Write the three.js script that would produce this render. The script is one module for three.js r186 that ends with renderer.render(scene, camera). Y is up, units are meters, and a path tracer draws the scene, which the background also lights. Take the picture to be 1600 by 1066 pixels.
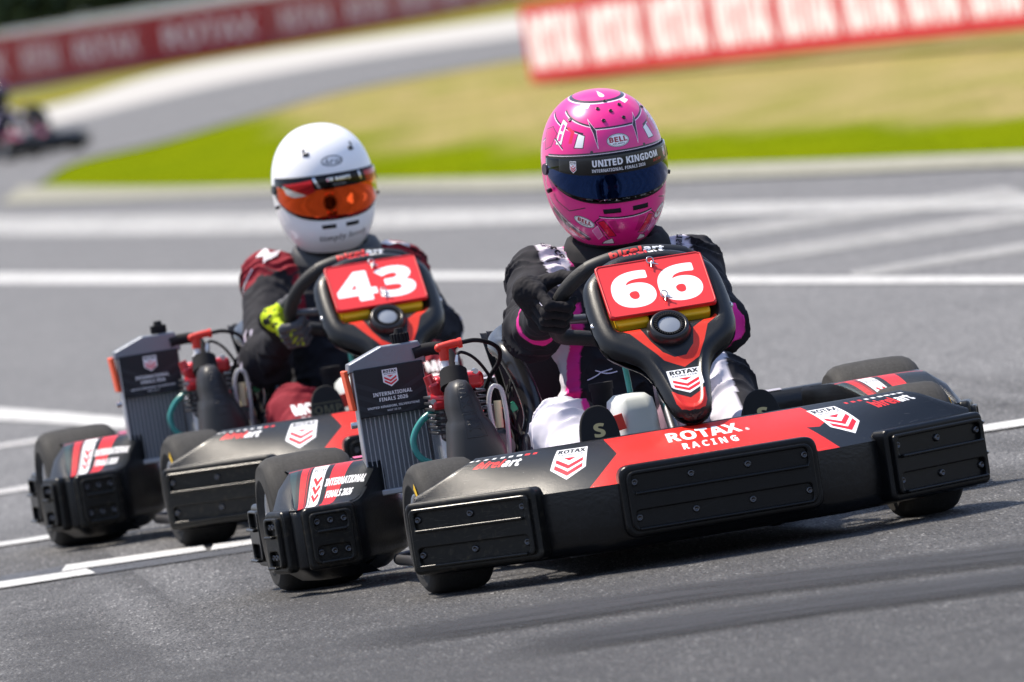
import * as THREE from 'three';
import { mergeGeometries, mergeVertices, toCreasedNormals } from 'three/addons/utils/BufferGeometryUtils.js';
import { RoundedBoxGeometry } from 'three/addons/geometries/RoundedBoxGeometry.js';
import { createNoise2D, createNoise3D } from 'simplex-noise';

// ---------------------------------------------------------------- camera, sky, sun, exposure
const scene = new THREE.Scene();
const DEG = Math.PI / 180;
const camera = new THREE.PerspectiveCamera(2 * Math.atan(533 / 17778) / DEG, 1600 / 1066, 1, 4000);
camera.position.set(0, 1.132, 0);
camera.up.set(Math.sin(8.83 * DEG), Math.cos(8.83 * DEG), 0);
camera.lookAt(0, 1.132 - Math.tan(1.706 * DEG) * 10, -10);
camera.focus = 22.5;
camera.userData.fStop = 9;
scene.add(camera);

const sunDir = new THREE.Vector3(-0.4, 0.87, -0.22).normalize();
{   // hazy summer sky: white towards the horizon, blue overhead, thin broken cloud, a soft aureole round the sun
  const W = 1024, H = 512, d = new Float32Array(W * H * 4), n3 = createNoise3D(() => 0.37);
  const dir = new THREE.Vector3();
  for (let j = 0; j < H; j++) for (let i = 0; i < W; i++) {
    const el = ((j + 0.5) / H - 0.5) * Math.PI, az = ((i + 0.5) / W - 0.5) * 2 * Math.PI, c = Math.cos(el);
    dir.set(Math.cos(az) * c, Math.sin(el), Math.sin(az) * c);
    const up = Math.max(0, dir.y), t = Math.pow(up, 0.42), q = 1 / (0.25 + up);
    const x = dir.x * q * 1.3, z = dir.z * q * 1.3;
    let f = 0, a = 1, s = 1; for (let k = 0; k < 5; k++) { f += a * n3(x * s + 7, z * s - 3, k * 5); a *= 0.5; s *= 2.1; }
    let cl = Math.min(1, Math.max(0, (f + 0.1) / 1.1)); cl *= cl * (3 - 2 * cl) * 0.7;
    const sunny = Math.max(0, dir.dot(sunDir)), glow = 0.5 * Math.pow(sunny, 12) + 0.9 * Math.pow(sunny, 90);
    const hor = [0.6, 0.66, 0.74], zen = [0.11, 0.22, 0.5], cloud = [0.62, 0.66, 0.72], warm = [1, 0.96, 0.88], k = (j * W + i) * 4;
    for (let m = 0; m < 3; m++) { const base = hor[m] + (zen[m] - hor[m]) * t; d[k + m] = base + (cloud[m] - base) * cl + glow * warm[m] * 0.6; }
    d[k + 3] = 1;
  }
  const tex = new THREE.DataTexture(d, W, H, THREE.RGBAFormat, THREE.FloatType);
  tex.mapping = THREE.EquirectangularReflectionMapping; tex.magFilter = tex.minFilter = THREE.LinearFilter; tex.wrapS = THREE.RepeatWrapping; tex.needsUpdate = true;
  scene.background = tex; scene.environment = tex;
}

const sun = new THREE.DirectionalLight(0xfff4e4, 5);
sun.name = 'sun';
sun.position.copy(sunDir).multiplyScalar(60).add(new THREE.Vector3(0, 0, -24));
sun.target.position.set(0, 0, -24);
sun.castShadow = true;
sun.shadow.mapSize.set(4096, 4096);
Object.assign(sun.shadow.camera, { left: -8, right: 8, top: 8, bottom: -8, near: 1, far: 150 });
scene.add(sun, sun.target);

const renderer = new THREE.WebGLRenderer({ antialias: true });
renderer.toneMapping = THREE.LinearToneMapping;
renderer.toneMappingExposure = 1.5;
renderer.shadowMap.enabled = true;

// ---------------------------------------------------------------- helpers
let seed = 7;
const rnd = () => { seed = (seed * 1664525 + 1013904223) >>> 0; return seed / 4294967296; };
const rr = (a, b) => a + (b - a) * rnd();
const noise2 = createNoise2D(rnd), noise3 = createNoise3D(rnd);
const clamp = (v, a = 0, b = 1) => Math.min(b, Math.max(a, v));
const smooth = (a, b, v) => { const t = clamp((v - a) / (b - a)); return t * t * (3 - 2 * t); };
const lerp = (a, b, t) => a + (b - a) * t;
const V = (x, y, z) => new THREE.Vector3(x, y, z);
const lin = (r, g, b) => new THREE.Color().setRGB(r, g, b);

const names = new Map();
function numbered(n) { const k = names.get(n) || 0; names.set(n, k + 1); return k ? `${n}_${String(k).padStart(3, '0')}` : n; }
function thing(o, name, label, category, group) {
  o.name = numbered(name);
  o.userData = { label, category };
  if (group) o.userData.group = group;
  scene.add(o);
  return o;
}
function structure(o, name, label) {
  o.name = numbered(name);
  o.userData = { kind: 'structure', label: label || name.replace(/_/g, ' ') };
  scene.add(o);
  return o;
}
function clean(g) {
  let q = g.index ? g.toNonIndexed() : g;
  for (const k of Object.keys(q.attributes)) if (!['position', 'normal', 'uv'].includes(k)) q.deleteAttribute(k);
  if (!q.attributes.uv) q.setAttribute('uv', new THREE.Float32BufferAttribute(new Float32Array(q.attributes.position.count * 2), 2));
  if (!q.attributes.normal) q.computeVertexNormals();
  return q;
}
function merge(list) { return list.length === 1 ? list[0] : mergeGeometries(list.map(clean)); }
function part(parent, name, geos, material, label) {
  const m = new THREE.Mesh(Array.isArray(geos) ? merge(geos) : geos, material);
  m.name = name;
  if (label) m.userData.label = label;
  parent.add(m);
  return m;
}
function at(g, x, y, z, rx = 0, ry = 0, rz = 0) {
  g.applyMatrix4(new THREE.Matrix4().compose(V(x, y, z), new THREE.Quaternion().setFromEuler(new THREE.Euler(rx, ry, rz)), V(1, 1, 1)));
  return g;
}
const rbox = (w, h, d, r = 0.004, s = 3) => new RoundedBoxGeometry(w, h, d, s, Math.min(r, w / 2.01, h / 2.01, d / 2.01));
function tube(pts, r, seg = 40, rad = 12, closed = false) {
  return new THREE.TubeGeometry(new THREE.CatmullRomCurve3(pts.map((p) => V(...p)), closed, 'centripetal'), seg, r, rad, closed);
}
function cyl(a, b, r0, r1 = r0, n = 20) {
  const A = V(...a), B = V(...b), d = B.clone().sub(A), g = new THREE.CylinderGeometry(r1, r0, d.length(), n);
  g.applyQuaternion(new THREE.Quaternion().setFromUnitVectors(V(0, 1, 0), d.clone().normalize()));
  g.translate((A.x + B.x) / 2, (A.y + B.y) / 2, (A.z + B.z) / 2);
  return g;
}
// rows of points -> grid sheet, uv 0..1 (or given)
function sheet(rows, uvs) {
  const R = rows.length, C = rows[0].length, pos = [], uv = [], idx = [];
  for (let i = 0; i < R; i++) for (let j = 0; j < C; j++) {
    pos.push(...rows[i][j]);
    if (uvs) uv.push(...uvs(i, j)); else uv.push(j / (C - 1), i / (R - 1));
  }
  for (let i = 0; i < R - 1; i++) for (let j = 0; j < C - 1; j++) {
    const a = i * C + j, b = a + 1, c = a + C, d = c + 1;
    idx.push(a, b, d, a, d, c);
  }
  const g = new THREE.BufferGeometry();
  g.setAttribute('position', new THREE.Float32BufferAttribute(pos, 3));
  g.setAttribute('uv', new THREE.Float32BufferAttribute(uv, 2));
  g.setIndex(idx);
  g.computeVertexNormals();
  return g;
}
function mirrorX(g) {
  const q = clean(g.clone());
  q.scale(-1, 1, 1);
  for (const k of ['position', 'normal', 'uv']) {
    const a = q.attributes[k], n = a.itemSize;
    for (let t = 0; t < a.count; t += 3) for (let c = 0; c < n; c++) {
      const x = a.array[(t + 1) * n + c]; a.array[(t + 1) * n + c] = a.array[(t + 2) * n + c]; a.array[(t + 2) * n + c] = x;
    }
  }
  return q;
}
function roundRect(x0, y0, x1, y1, r) {
  const s = new THREE.Shape();
  s.moveTo(x0 + r, y0); s.lineTo(x1 - r, y0); s.quadraticCurveTo(x1, y0, x1, y0 + r); s.lineTo(x1, y1 - r);
  s.quadraticCurveTo(x1, y1, x1 - r, y1); s.lineTo(x0 + r, y1); s.quadraticCurveTo(x0, y1, x0, y1 - r); s.lineTo(x0, y0 + r); s.quadraticCurveTo(x0, y0, x0 + r, y0);
  return s;
}
function slab(shape, depth, bevel) {   // front face at z = depth, back at 0
  const g = new THREE.ExtrudeGeometry(shape, { depth: depth - bevel, bevelEnabled: true, bevelSize: bevel, bevelThickness: bevel, bevelOffset: -bevel, bevelSegments: 4, curveSegments: 8 });
  return g;
}
function canvasTex(w, h, draw, srgb = true) {
  const c = document.createElement('canvas');
  c.width = w; c.height = h;
  const x = c.getContext('2d');
  draw(x, w, h);
  const t = new THREE.CanvasTexture(c);
  if (srgb) t.colorSpace = THREE.SRGBColorSpace;
  t.anisotropy = 8;
  return t;
}
function noiseTex(n, f, srgb = false, rep = 1) {   // f(x, y) -> grey 0..1 or [r, g, b]
  const d = new Uint8Array(n * n * 4);
  for (let y = 0; y < n; y++) for (let x = 0; x < n; x++) {
    const v = f(x / n, y / n), k = (y * n + x) * 4;
    for (let c = 0; c < 3; c++) d[k + c] = clamp(Array.isArray(v) ? v[c] : v) * 255;
    d[k + 3] = 255;
  }
  const t = new THREE.DataTexture(d, n, n);
  t.wrapS = t.wrapT = THREE.RepeatWrapping;
  t.magFilter = THREE.LinearFilter; t.minFilter = THREE.LinearMipmapLinearFilter; t.generateMipmaps = true;
  t.repeat.set(rep, rep);
  if (srgb) t.colorSpace = THREE.SRGBColorSpace;
  t.needsUpdate = true;
  return t;
}
// tileable fractal noise through the torus
function tn(x, y, f, ph = 0) {
  const a = x * 2 * Math.PI, b = y * 2 * Math.PI, r = f / (2 * Math.PI);
  return noise3(Math.cos(a) * r + ph, Math.sin(a) * r + Math.cos(b) * r * 1.7, Math.sin(b) * r * 1.7 - ph);
}
// text with wide letters
function wide(x, s, cx, cy, size, colour, sx = 1, align = 'center', extra = 0, style = '') {
  x.save(); x.translate(cx, cy); x.scale(sx, 1);
  x.font = `${style} bold ${size}px sans-serif`; x.textAlign = align; x.textBaseline = 'middle'; x.fillStyle = colour;
  x.fillText(s, 0, 0);
  if (extra) { x.lineWidth = extra; x.strokeStyle = colour; x.lineJoin = 'round'; x.strokeText(s, 0, 0); }
  x.restore();
}
function badge(x, cx, cy, w, h, red = '#e2202f') {
  const L = cx - w / 2, T = cy - h / 2, P = (u, v) => [L + u * w, T + v * h];
  const poly = (pts, c) => { x.fillStyle = c; x.beginPath(); pts.forEach((p, i) => (i ? x.lineTo(...P(...p)) : x.moveTo(...P(...p)))); x.closePath(); x.fill(); };
  poly([[0, 0.03], [1, 0.03], [1, 0.72], [0.5, 1], [0, 0.72]], '#f4f4f6');
  wide(x, 'ROTAX', cx, T + h * 0.15, h * 0.2, '#14161c', (w * 0.86) / (h * 0.2 * 3.15), 'center', h * 0.012);
  wide(x, 'RACING CLUB', cx, T + h * 0.29, h * 0.085, '#39404c', (w * 0.8) / (h * 0.085 * 6.9));
  poly([[0.3, 0.38], [0.7, 0.38], [0.5, 0.49]], red);
  for (const v of [0.42, 0.6]) poly([[0.1, v], [0.5, v + 0.2], [0.9, v], [0.9, v + 0.11], [0.5, v + 0.31], [0.1, v + 0.11]], red);
}
function birel(x, cx, cy, size, sx = 1) {
  x.save(); x.translate(cx, cy); x.scale(sx, 1);
  x.font = `bold ${size}px sans-serif`; x.textBaseline = 'middle'; x.textAlign = 'left'; x.lineJoin = 'miter'; x.lineWidth = size * 0.05;
  const a = x.measureText('birel').width, b = x.measureText('art').width;
  x.fillStyle = x.strokeStyle = '#e8322e'; x.fillText('birel', -(a + b) / 2, 0); x.strokeText('birel', -(a + b) / 2, 0);
  x.fillStyle = x.strokeStyle = '#f2f2f2'; x.fillText('art', -(a + b) / 2 + a, 0); x.strokeText('art', -(a + b) / 2 + a, 0);
  x.restore();
}

// ---------------------------------------------------------------- shared surface grain
const grainBump = noiseTex(256, () => 0.5 + 0.5 * rr(-1, 1));
const scuff = (() => {   // scratches and dust on moulded plastic: colour and roughness
  const S = 512;
  const draw = (base, scr, dust, dirt) => (x) => {
    x.fillStyle = base; x.fillRect(0, 0, S, S);
    for (let i = 0; i < 900; i++) { x.fillStyle = dust; x.globalAlpha = rr(0.03, 0.25); const r = rr(0.5, 1.6); x.fillRect(rr(0, S), rr(0, S), r, r); }
    if (dirt) for (let i = 0; i < 260; i++) {
      x.fillStyle = dirt; x.globalAlpha = rr(0.02, 0.16);
      const a = rr(0, S), b = rr(0, S); x.beginPath(); x.ellipse(a, b, rr(2, 26), rr(1, 14), rr(0, 3), 0, 7); x.fill();
    }
    for (let i = 0; i < 240; i++) {
      x.strokeStyle = scr; x.globalAlpha = rr(0.05, 0.55); x.lineWidth = rr(0.4, 1.3);
      const a = rr(0, S), b = rr(0, S), l = rr(8, 90), t = rr(-0.35, 0.35) + (rnd() < 0.2 ? 1.4 : 0);
      x.beginPath(); x.moveTo(a, b); x.lineTo(a + l * Math.cos(t), b + l * Math.sin(t)); x.stroke();
    }
    x.globalAlpha = 1;
  };
  const rep = (t, u) => { t.wrapS = t.wrapT = THREE.RepeatWrapping; t.repeat.set(u, u); return t; };
  return {
    clean: rep(canvasTex(S, S, draw('#0b0c0e', '#3a3a3c', '#38393b')), 3),
    dirty: rep(canvasTex(S, S, draw('#121211', '#96907f', '#8f8877', '#8a7a58')), 5),
    rough: rep(canvasTex(S, S, draw('#6a6a6a', '#b0b0b0', '#909090', '#a8a8a8'), false), 4),
  };
})();
const std = (o) => new THREE.MeshStandardMaterial(o);
const phys = (o) => new THREE.MeshPhysicalMaterial(o);
const M = {
  plastic: phys({ map: scuff.clean, roughnessMap: scuff.rough, roughness: 0.72, specularIntensity: 0.75, clearcoat: 0.1, clearcoatRoughness: 0.4, bumpMap: grainBump, bumpScale: 0.0003 }),
  pad: phys({ specularIntensity: 0.5, map: scuff.clean, roughnessMap: scuff.rough, roughness: 0.66 }),
  dirtyPad: phys({ specularIntensity: 0.6, map: scuff.dirty, roughnessMap: scuff.rough, roughness: 0.75 }),
  gloss: std({ color: lin(0.012, 0.012, 0.014), roughness: 0.28 }),
  satin: std({ color: lin(0.018, 0.018, 0.02), roughness: 0.24 }),
  matt: phys({ color: lin(0.012, 0.012, 0.014), roughness: 0.8, specularIntensity: 0.5 }),
  steel: std({ color: lin(0.55, 0.56, 0.58), metalness: 1, roughness: 0.3 }),
  darkSteel: std({ color: lin(0.12, 0.12, 0.13), metalness: 0.9, roughness: 0.4 }),
  tankMetal: std({ color: lin(0.22, 0.235, 0.265), metalness: 0.7, roughness: 0.48, bumpMap: grainBump, bumpScale: 0.0004 }),
  alu: std({ color: lin(0.5, 0.52, 0.55), metalness: 0.85, roughness: 0.42, bumpMap: grainBump, bumpScale: 0.0003 }),
  redPaint: phys({ color: lin(0.55, 0.012, 0.02), roughness: 0.35, metalness: 0.3, clearcoat: 0.6 }),
  redRubber: std({ color: lin(0.68, 0.03, 0.015), roughness: 0.5 }),
  orange: std({ color: lin(0.78, 0.09, 0.02), roughness: 0.5 }),
  yellow: std({ color: lin(0.85, 0.48, 0.01), roughness: 0.45 }),
  teal: phys({ color: lin(0.08, 0.42, 0.4), roughness: 0.25, transmission: 0.35, thickness: 0 }),
  clear: phys({ color: lin(0.85, 0.87, 0.9), roughness: 0.2, transmission: 0.6, thickness: 0 }),
  tank: phys({ color: lin(0.72, 0.76, 0.74), roughness: 0.45, transmission: 0.2, thickness: 0 }),
  pinkClear: phys({ color: lin(0.8, 0.55, 0.6), roughness: 0.2, transmission: 0.55, thickness: 0 }),
  cream: std({ color: lin(0.75, 0.66, 0.42), roughness: 0.6 }),
  white: std({ color: lin(0.78, 0.78, 0.8), roughness: 0.5 }),
  green: std({ color: lin(0.02, 0.4, 0.18), roughness: 0.4 }),
};
// ---------------------------------------------------------------- the setting
// the land is level round the karts and climbs very gently far behind them
const land = (z) => { const d = -z; return d < 90 ? 0 : d < 130 ? 0.008 * (d - 90) ** 2 / 80 : 0.008 * (Math.min(d, 300) - 110); };
function poly(pts, n) {   // resample a polyline
  const c = new THREE.CatmullRomCurve3(pts.map(([x, z]) => V(x, 0, z)), false, 'centripetal');
  return Array.from({ length: n + 1 }, (_, i) => c.getPointAt(i / n));
}
function ribbon(a, b, lift, n = 60, m = 6, s = 1) {   // sheet between two ground polylines, uv in metres
  const A = poly(a, n), B = poly(b, n), rows = [];
  for (let j = 0; j <= m; j++) rows.push(A.map((p, i) => { const q = p.clone().lerp(B[i], j / m); return [q.x, land(q.z) + lift, q.z]; }));
  const g = sheet(rows, (j, i) => [rows[j][i][0] * s, -rows[j][i][2] * s]);
  if (g.attributes.normal.getY(n + 2) < 0) { const ix = g.index.array; for (let k = 0; k < ix.length; k += 3) { const t = ix[k]; ix[k] = ix[k + 1]; ix[k + 1] = t; } g.computeVertexNormals(); }
  return g;
}
const asphaltMap = noiseTex(1024, (x, y) => {
  const big = tn(x, y, 5) * 0.5 + tn(x, y, 17, 3) * 0.5, ci = ((Math.floor(x * 512) * 73856093) ^ (Math.floor(y * 512) * 19349663)) >>> 0, h = ((Math.imul(ci ^ (ci >>> 13), 0x5bd1e995) >>> 8) & 0xffff) / 65535, g = (h * 2 - 1) * 0.9 + rr(-0.5, 0.5);
  const v = 0.362 + 0.02 * big + 0.095 * g + (h > 0.965 ? 0.16 : 0) - (h < 0.05 ? 0.12 : 0);
  return [v * 1.0, v * 0.992, v * 0.99];
}, true);
asphaltMap.repeat.set(0.5, 0.06);   // stones show as standing grain at this low angle
const asphaltBump = noiseTex(512, (x, y) => 0.5 + 0.3 * rr(-1, 1) + 0.2 * tn(x, y, 90));
asphaltBump.repeat.set(1.2, 0.3);
const asphalt = phys({ map: asphaltMap, roughness: 0.68, specularIntensity: 0.9, bumpMap: asphaltBump, bumpScale: 0.004 });
const paintTex = (thr) => noiseTex(512, (x, y) => { const n = tn(x, y, 9) * 0.5 + tn(x, y, 60, 5) * 0.5 + rr(-0.6, 0.6); return n < thr ? 0.15 : 1; });
const linePaint = std({ color: lin(0.54, 0.54, 0.53), roughness: 0.7, bumpMap: asphaltBump, bumpScale: 0.002, alphaMap: paintTex(-0.48), transparent: true });
const ghostPaint = std({ color: lin(0.46, 0.46, 0.45), roughness: 0.8, alphaMap: paintTex(0.3), transparent: true });
const fadedPaint = std({ color: lin(0.46, 0.46, 0.45), roughness: 0.7, alphaMap: paintTex(-0.05), transparent: true });
const wornPaint = std({ color: lin(0.62, 0.61, 0.6), roughness: 0.75, alphaMap: paintTex(-0.15), transparent: true });

// grass land as one sheet to the horizon
const grassGrain = noiseTex(512, (x, y) => { const v = 0.72 + 0.16 * tn(x, y, 40) + 0.14 * rr(-1, 1); return [v, v, v * 0.9]; }, true);
grassGrain.repeat.set(0.25, 0.25);
{
  const xs = [], zs = [];
  for (let x = -24; x <= 24; x += 0.4) xs.push(x);
  for (let k = 1; k < 14; k++) { xs.push(24 + 0.4 * 1.75 ** k); xs.unshift(-24 - 0.4 * 1.75 ** k); }
  for (let z = 40; z > -300; z -= 2) zs.push(z);
  for (let k = 1; k < 12; k++) zs.push(-300 - 2 * 1.9 ** k);
  const rows = zs.map((z) => xs.map((x) => [x, land(z) - 0.012, z]));
  const g = sheet(rows, (i, j) => [xs[j], -zs[i]]);
  const edge = (z) => 2.61 + (z + 55.5) * 0.128;   // x of the near grass edge
  const col = [];
  for (const z of zs) for (const x of xs) {
    const off = x - edge(z) + 0.35 * noise2(x * 0.6, z * 0.05), far = smooth(-150, -185, z);
    const lim = 2.0 + Math.max(0, -z - 92) * 0.065; let t = smooth(lim - 0.5, lim + 0.7, off + 0.6 * noise2(x * 0.5 + 9, z * 0.09));
    t *= 0.72 + 0.28 * noise2(x * 1.3, z * 0.25 + 4) + 0.22 * noise2(x * 3.1 + 2, z * 0.5);
    t = t * (1 - far) + far * 0.5;
    const d = 0.5 + 0.5 * noise2(x * 1.1 + 30, z * 0.13);
    const a = [lerp(0.2, 0.26, d), lerp(0.27, 0.32, d), 0.008], b = [lerp(0.52, 0.62, d), lerp(0.42, 0.49, d), lerp(0.24, 0.31, d)];
    const o = [0.3, 0.28, 0.06];
    for (let c = 0; c < 3; c++) col.push(lerp(lerp(a[c], b[c], clamp(t)), o[c], far * 0.6));
  }
  g.setAttribute('color', new THREE.Float32BufferAttribute(col, 3));
  structure(new THREE.Mesh(g, phys({ vertexColors: true, map: grassGrain, roughness: 1, specularIntensity: 0 })), 'ground', 'green and sun-dried grass beside the race track');
}
const edgeLine = [[11, 10], [6.6, -24.5], [2.61, -55.5], [1.85, -61.3], [1.09, -67.1], [0.36, -71.1], [-0.72, -80], [-1.66, -87.1], [-3.1, -99.1], [-4.64, -112.2]];
structure(new THREE.Mesh(ribbon([[-60, 30], [-60, -24], [-60, -60], [-60, -115]], [[13.5, 30], ...edgeLine.slice(1)], 0, 120, 40), asphalt), 'race_track', 'grey asphalt of the race track');
structure(new THREE.Mesh(ribbon(
  [[-30, -70], [-14, -88], [-6, -99], [-4.53, -106.6], [-4.29, -123.4], [-3.62, -127.1], [-2.62, -136.8], [-1.13, -147.4], [0.57, -149.8], [8, -147], [30, -138]],
  [[-60, -90], [-20, -108], [-9.5, -128], [-7.4, -142], [-6.36, -152.4], [-5.43, -161.5], [-3.3, -176.9], [-1.31, -180.4], [0.73, -177.7], [10, -172], [40, -160]], 0.004, 160, 16), asphalt), 'far_track', 'strip of track running behind the grass');
const sandMat = phys({ specularIntensity: 0.2, color: lin(0.38, 0.37, 0.355), roughness: 1 });
structure(new THREE.Mesh(ribbon(
  [[-60, -90], [-20, -108], [-9.5, -128], [-7.4, -142], [-6.36, -152.4], [-5.43, -161.5], [-3.3, -176.9], [-1.31, -180.4], [0.73, -177.7], [10, -172], [40, -160]],
  [[-66, -110], [-24, -130], [-11, -150], [-8.2, -165], [-7.23, -174.5], [-6.52, -182.8], [-3.92, -213.4], [-1.48, -212], [0.92, -210.7], [10, -205], [44, -190]], 0.002, 160, 12), sandMat), 'gravel_strip', 'pale gravel strip beyond the far track');
const kerb = [[13.2, 20], [6.1, -24.5], [2.45, -52.35], [1.72, -57.3], [1.0, -62.4], [0.32, -66], [-0.68, -75], [-1.68, -82.9], [-4.33, -101.6]];
structure(new THREE.Mesh(ribbon([[13.4, 20], [6.6, -24.5], [2.61, -55.5], [1.85, -61.3], [1.09, -67.1], [0.36, -71.1], [-0.72, -80], [-1.66, -87.1], [-4.5, -111]], kerb, 0.012, 80, 4), std({ color: lin(0.46, 0.45, 0.44), roughness: 0.85, map: grassGrain, bumpMap: asphaltBump, bumpScale: 0.003 })), 'track_kerb', 'low white kerb between track and grass');

// painted lines: [near edge polyline, far edge polyline, material, label]
const LINES = [
  [[[2.9, -27], [1.615, -35.65], [0.805, -40.8], [-0.13, -47.4], [-1.21, -53.6], [-2.79, -63.6], [-4.66, -76]], [[3.02, -27.7], [1.648, -36.3], [0.82, -41.6], [-0.125, -48.4], [-1.245, -55.5], [-2.88, -66.2], [-4.83, -79]], linePaint, 'long white line across the track behind both karts'],
  [[[4.4, -28], [2.07, -44.85], [1.07, -51.75], [-1.47, -67.3], [-3.56, -82.6], [-4.2, -88]], [[4.6, -29], [2.18, -46.92], [1.13, -54.52], [-1.62, -74.7], [-3.99, -93.2], [-4.7, -99]], fadedPaint, 'broad white line nearest the grass'],
  [[[-2.4, -41.6], [-1.73, -37.96], [-1.46, -36.49], [-1.22, -35.06], [-0.95, -33.7]], [[-2.48, -43], [-1.78, -39.27], [-1.5, -37.64], [-1.25, -36.12], [-0.98, -34.7]], linePaint, 'slanting white line running in from the left frame edge'],
  [[[-1.9, -35.05], [-1.48, -35.1]], [[-1.9, -35.42], [-1.48, -35.4]], wornPaint, 'thin worn line stub behind the rear kart'],
  [[[-1.7, -31.2], [-1.36, -31.2]], [[-1.7, -31.5], [-1.36, -31.5]], wornPaint, 'thin worn line stub left of the rear kart'],
  [[[-1.6, -27.68], [-1.1, -27.7]], [[-1.6, -27.92], [-1.1, -27.92]], linePaint, 'white line stub beside the rear kart wheel'],
  [[[-1.6, -25.42], [-1.0, -25.42]], [[-1.6, -25.74], [-1.03, -25.72]], linePaint, 'white dash in the left foreground by the frame edge'],
  [[[-1.09, -25.76], [-0.755, -25.7]], [[-1.09, -26.06], [-0.77, -25.98]], linePaint, 'white dash in front of the rear kart nose'],
  [[[-0.745, -25.66], [-0.3, -25.62]], [[-0.745, -25.94], [-0.3, -25.92]], linePaint, 'white dash running in behind the front kart rear wheel'],
  [[[0.9, -25.58], [1.8, -25.58]], [[0.9, -25.92], [1.8, -25.92]], linePaint, 'white dash to the right of the front kart'],
];
const oldPaint = std({ color: lin(0.05, 0.052, 0.058), roughness: 0.6, alphaMap: paintTex(-0.5), transparent: true });
[[[[-1.6, -25.76], [-1.08, -25.76]], [[-1.6, -26.1], [-1.08, -26.06]], 'dark painted-out strip behind the leftmost dash'], [[[-1.02, -25.4], [-0.6, -25.36]], [[-1.02, -25.72], [-0.6, -25.64]], 'dark painted-out strip below the middle dash']].forEach(([a, b, label], i) => structure(new THREE.Mesh(ribbon(a, b, 0.0036 - i * 0.0002, 20, 3), oldPaint), 'painted_line', label));
LINES.push([[[0.4, -43.9], [0.84, -43], [2.01, -42.6], [3, -42]], [[0.4, -45.6], [0.84, -44.9], [2.01, -44.6], [3, -44]], ghostPaint, 'faded diagonal line right of the front driver'], [[[1.2, -38.9], [1.82, -38.9], [2.6, -38.6]], [[1.2, -39.8], [1.82, -40], [2.6, -39.8]], ghostPaint, 'faded diagonal line at the right frame edge'], [[[0.2, -47.6], [1.3, -47.2], [2.2, -46.6]], [[0.2, -49.6], [1.3, -49.4], [2.2, -49]], ghostPaint, 'faded line just below the broad white line']);
LINES.forEach(([a, b, m, label], i) => structure(new THREE.Mesh(ribbon(a, b, 0.004 + i * 0.0002, 40, 3), m), 'painted_line', label));

// the rubbered-in racing line that the karts are on, ragged towards the lighter asphalt behind
{
  const t = noiseTex(1024, (x, y) => { const r = 0.5 + 0.16 * noise2(x * 12, y * 2.2) + 0.25 * noise2(x * 5 + 4, y * 3); return clamp((0.86 - y + 0.5 * (r - 0.5)) * 3.2) * clamp(0.5 + 0.25 * rr(-1, 1) + 0.1 * noise2(x * 5, y * 40) + 0.06 * noise2(x * 14, y * 90)); });
  const g = ribbon([[-9, -8], [10, -8]], [[-9, -34], [6, -31]], 0.0016, 20, 20), uv = g.attributes.uv;
  for (let j = 0; j <= 20; j++) for (let q = 0; q <= 20; q++) uv.setXY(j * 21 + q, q / 20 * 6, j / 20 * 0.999);
  structure(new THREE.Mesh(g, phys({ color: lin(0.05, 0.05, 0.053), roughness: 0.8, specularIntensity: 0.6, alphaMap: t, transparent: true })), 'racing_line', 'dark rubbered racing line under the karts');
}
// rubber laid down by tyres: grainy streaks
const rubberTex = (ph) => noiseTex(512, (x, y) => {
  const edge = Math.sin(Math.PI * clamp(y * 1.0)) ** 0.8, ends = smooth(0, 0.18, x) * smooth(1, 0.86, x);
  const n = 0.85 + 0.25 * noise2(x * 4 + ph, y * 9 + ph) + 0.18 * noise2(x * 3 + ph, y * 40) + 0.35 * rr(-1, 1);
  return clamp(edge * ends * n);
});
const rubber = [1, 2, 3].map((p) => std({ color: lin(0.012, 0.012, 0.015), roughness: 0.75, alphaMap: rubberTex(p * 7), transparent: true }));
const MARKS = [
  [[-0.45, -20.95], [0.2, -20.85], [1.3, -20.2], 0.8, 0, 'broad dark tyre mark nearest the front kart'],
  [[-0.15, -19.95], [0.4, -19.85], [1.3, -19.45], 0.75, 1, 'dark tyre mark in the lower right foreground'],
];
MARKS.forEach(([a, b, c, w, k, label], i) => {
  const A = [a, b, c].map(([x, z]) => [x, z + w / 2]), B = [a, b, c].map(([x, z]) => [x, z - w / 2]);
  const g = ribbon(A, B, 0.0064 + i * 0.0004, 40, 4);
  const uv = g.attributes.uv; for (let j = 0; j <= 4; j++) for (let q = 0; q <= 40; q++) uv.setXY(j * 41 + q, q / 40, j / 4);
  structure(new THREE.Mesh(g, rubber[k]), 'tyre_mark', label);
});

// banner walls
function bannerWall(name, label, pts, n, height, lift, tex, wallMat) {
  const c = new THREE.CatmullRomCurve3(pts.map(([x, z]) => V(x, land(z), z)), false, 'centripetal');
  const G = new THREE.Group(), o = c.getPointAt(0);
  G.position.copy(o);
  const post = [];
  for (let i = 0; i < n; i++) {
    const a = c.getPointAt(i / n).sub(o), b = c.getPointAt((i + 1) / n).sub(o), d = b.clone().sub(a), L = Math.hypot(d.x, d.z), ry = Math.atan2(-d.z, d.x);
    const mid = a.clone().add(b).multiplyScalar(0.5);
    part(G, 'wall_block', at(rbox(L - 0.03, height + lift - 0.04, 0.16, 0.03), mid.x, (height + lift) / 2 - 0.02, mid.z, 0, ry, 0), wallMat);
    const g = new THREE.BoxGeometry(L - 0.06, height, 0.02);
    const side = V(Math.sin(ry), 0, Math.cos(ry));
    if (side.z < 0) side.negate();
    at(g, mid.x + side.x * 0.1, lift + height / 2, mid.z + side.z * 0.1, 0, ry, 0);
    part(G, 'banner_panel', g, tex[i % tex.length]);
  }
  return thing(G, name, label, 'barrier');
}
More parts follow.
